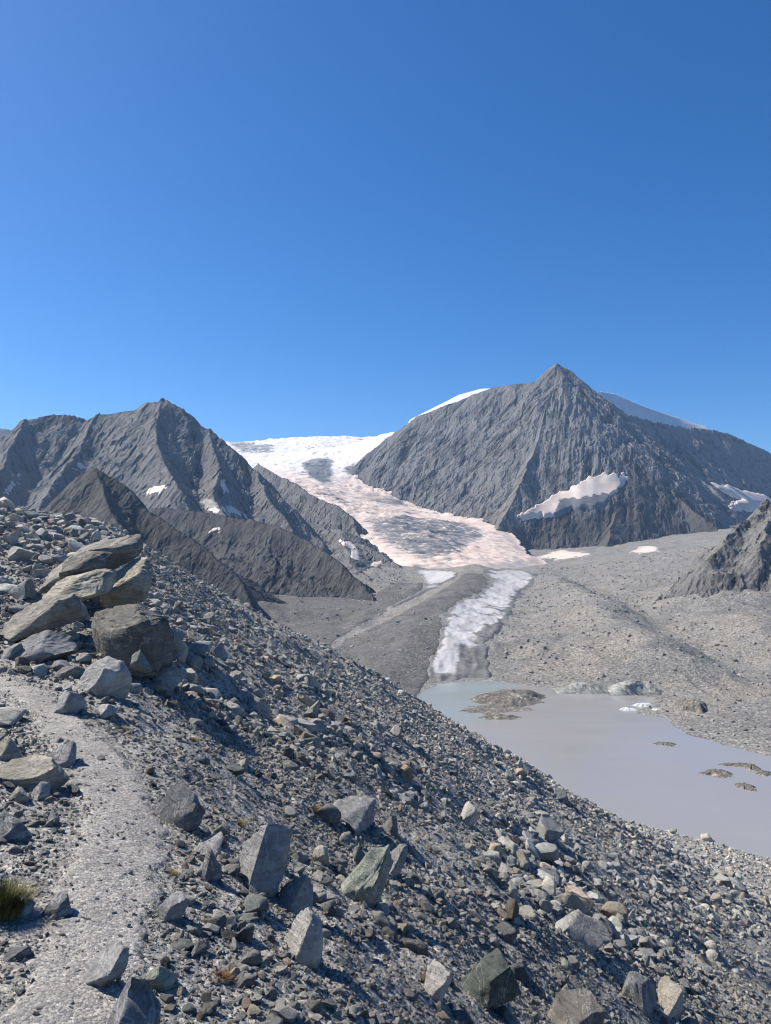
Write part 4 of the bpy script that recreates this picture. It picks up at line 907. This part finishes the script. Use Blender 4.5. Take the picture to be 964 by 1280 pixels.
# ------------------------------------------------------------------ plants
def tuft(px, py, wpx, n, hgt, label, cols, name='grass_tussock', cat='grass tussock', seed=0, lean=0.7):
    r = np.random.default_rng(seed); p = hit(px, py); w = wpx * p[1] / F0; co = []; fc = []
    for i in range(n):
        a = r.uniform(0, 2 * pi); q = math.sqrt(r.uniform(0, 1)); bx, by = cos(a) * q * w * .42, sin(a) * q * w * .38
        h = hgt * (1.1 - .55 * q) * r.uniform(.6, 1.1); ang = a + r.normal(0, .5); ln = lean * (0.25 + q) * h * r.uniform(.4, 1.1); wd = r.uniform(.0015, .003) * (w / .2)
        tx, ty = -sin(ang) * wd, cos(ang) * wd; base = len(co)
        for k in range(4):
            t = k / 3; cxx = bx + cos(ang) * ln * t * t; cyy = by + sin(ang) * ln * t * t; zz = h * (t - .25 * t * t * lean) - .01; s_ = 1 - t * .85
            co += [(cxx - tx * s_, cyy - ty * s_, zz), (cxx + tx * s_, cyy + ty * s_, zz)]
        for k in range(3): fc.append((base + 2 * k, base + 2 * k + 1, base + 2 * k + 3, base + 2 * k + 2))
    m = NT(name + '_leaf'); g_ = m.n('ShaderNodeNewGeometry'); colr = m.ramp(g_.outputs['Random Per Island'], [(i / (len(cols) - 1), c_) for i, c_ in enumerate(cols)])
    mat = m.done(colr, .7, None, .2)
    o = link(name, mesh_from(name, np.array(co), np.array(fc), smooth=True), mat); o.location = p
    tag(o, label, cat); return o
G = [(0.05, 0.06, 0.02), (0.10, 0.11, 0.035), (0.17, 0.15, 0.06), (0.22, 0.19, 0.09)]
RD = [(0.16, 0.05, 0.03), (0.22, 0.10, 0.05), (0.10, 0.09, 0.04), (0.25, 0.14, 0.08)]
OC = [(0.18, 0.14, 0.05), (0.24, 0.19, 0.08), (0.10, 0.10, 0.04), (0.3, 0.22, 0.1)]
tuft(2, 1142, 62, 2600, 0.17, 'green-brown grass tussock beside the footpath', G, seed=1)
tuft(276, 1222, 24, 500, 0.05, 'reddish low plant on the gravel shoulder', RD, 'low_plant', 'plant', 2, 1.2)
tuft(150, 912, 26, 350, 0.06, 'dry yellowish tuft at the path edge before the boulders', OC, 'low_plant', 'plant', 3, 1.1)
tuft(240, 925, 24, 350, 0.05, 'yellow-green tuft among stones on the upper shoulder', OC, 'low_plant', 'plant', 4, 1.1)
tuft(212, 1092, 24, 350, 0.04, 'ochre low plant above the flat-topped pale stone', OC, 'low_plant', 'plant', 5, 1.2)
tuft(300, 1030, 24, 350, 0.05, 'yellowish tuft above the big pointed boulder', OC, 'low_plant', 'plant', 6, 1.2)
tuft(392, 1012, 26, 350, 0.06, 'rusty low plant beside the overhanging dark block', RD, 'low_plant', 'plant', 7, 1.2)
tuft(168, 1290, 20, 350, 0.05, 'dark brown tuft in front of the large pale wedge stone', RD, 'low_plant', 'plant', 8, 1.2)

# ------------------------------------------------------------------ haze: the air between
def haze():
    x0, x1, y0, y1, z0, z1 = -7050, 7050, -4050, 7050, -192, 1080
    v = np.array([(x, y, z) for z in (z0, z1) for y in (y0, y1) for x in (x0, x1)], float)
    f = np.array([[0, 2, 3, 1], [4, 5, 7, 6], [0, 1, 5, 4], [2, 6, 7, 3], [0, 4, 6, 2], [1, 3, 7, 5]])
    mt = bpy.data.materials.new('air'); mt.use_nodes = True; nt = mt.node_tree; nt.nodes.clear()
    o_ = nt.nodes.new('ShaderNodeOutputMaterial'); pv = nt.nodes.new('ShaderNodeVolumePrincipled')
    pv.inputs['Color'].default_value = (0.42, 0.66, 1.0, 1); pv.inputs['Density'].default_value = 4e-5; pv.inputs['Anisotropy'].default_value = 0.2
    nt.links.new(pv.outputs[0], o_.inputs['Volume'])
    o = link('haze', mesh_from('haze', v, f, smooth=False), mt); tag(o, 'thin bluish mountain air', 'haze', kind='stuff')
haze()
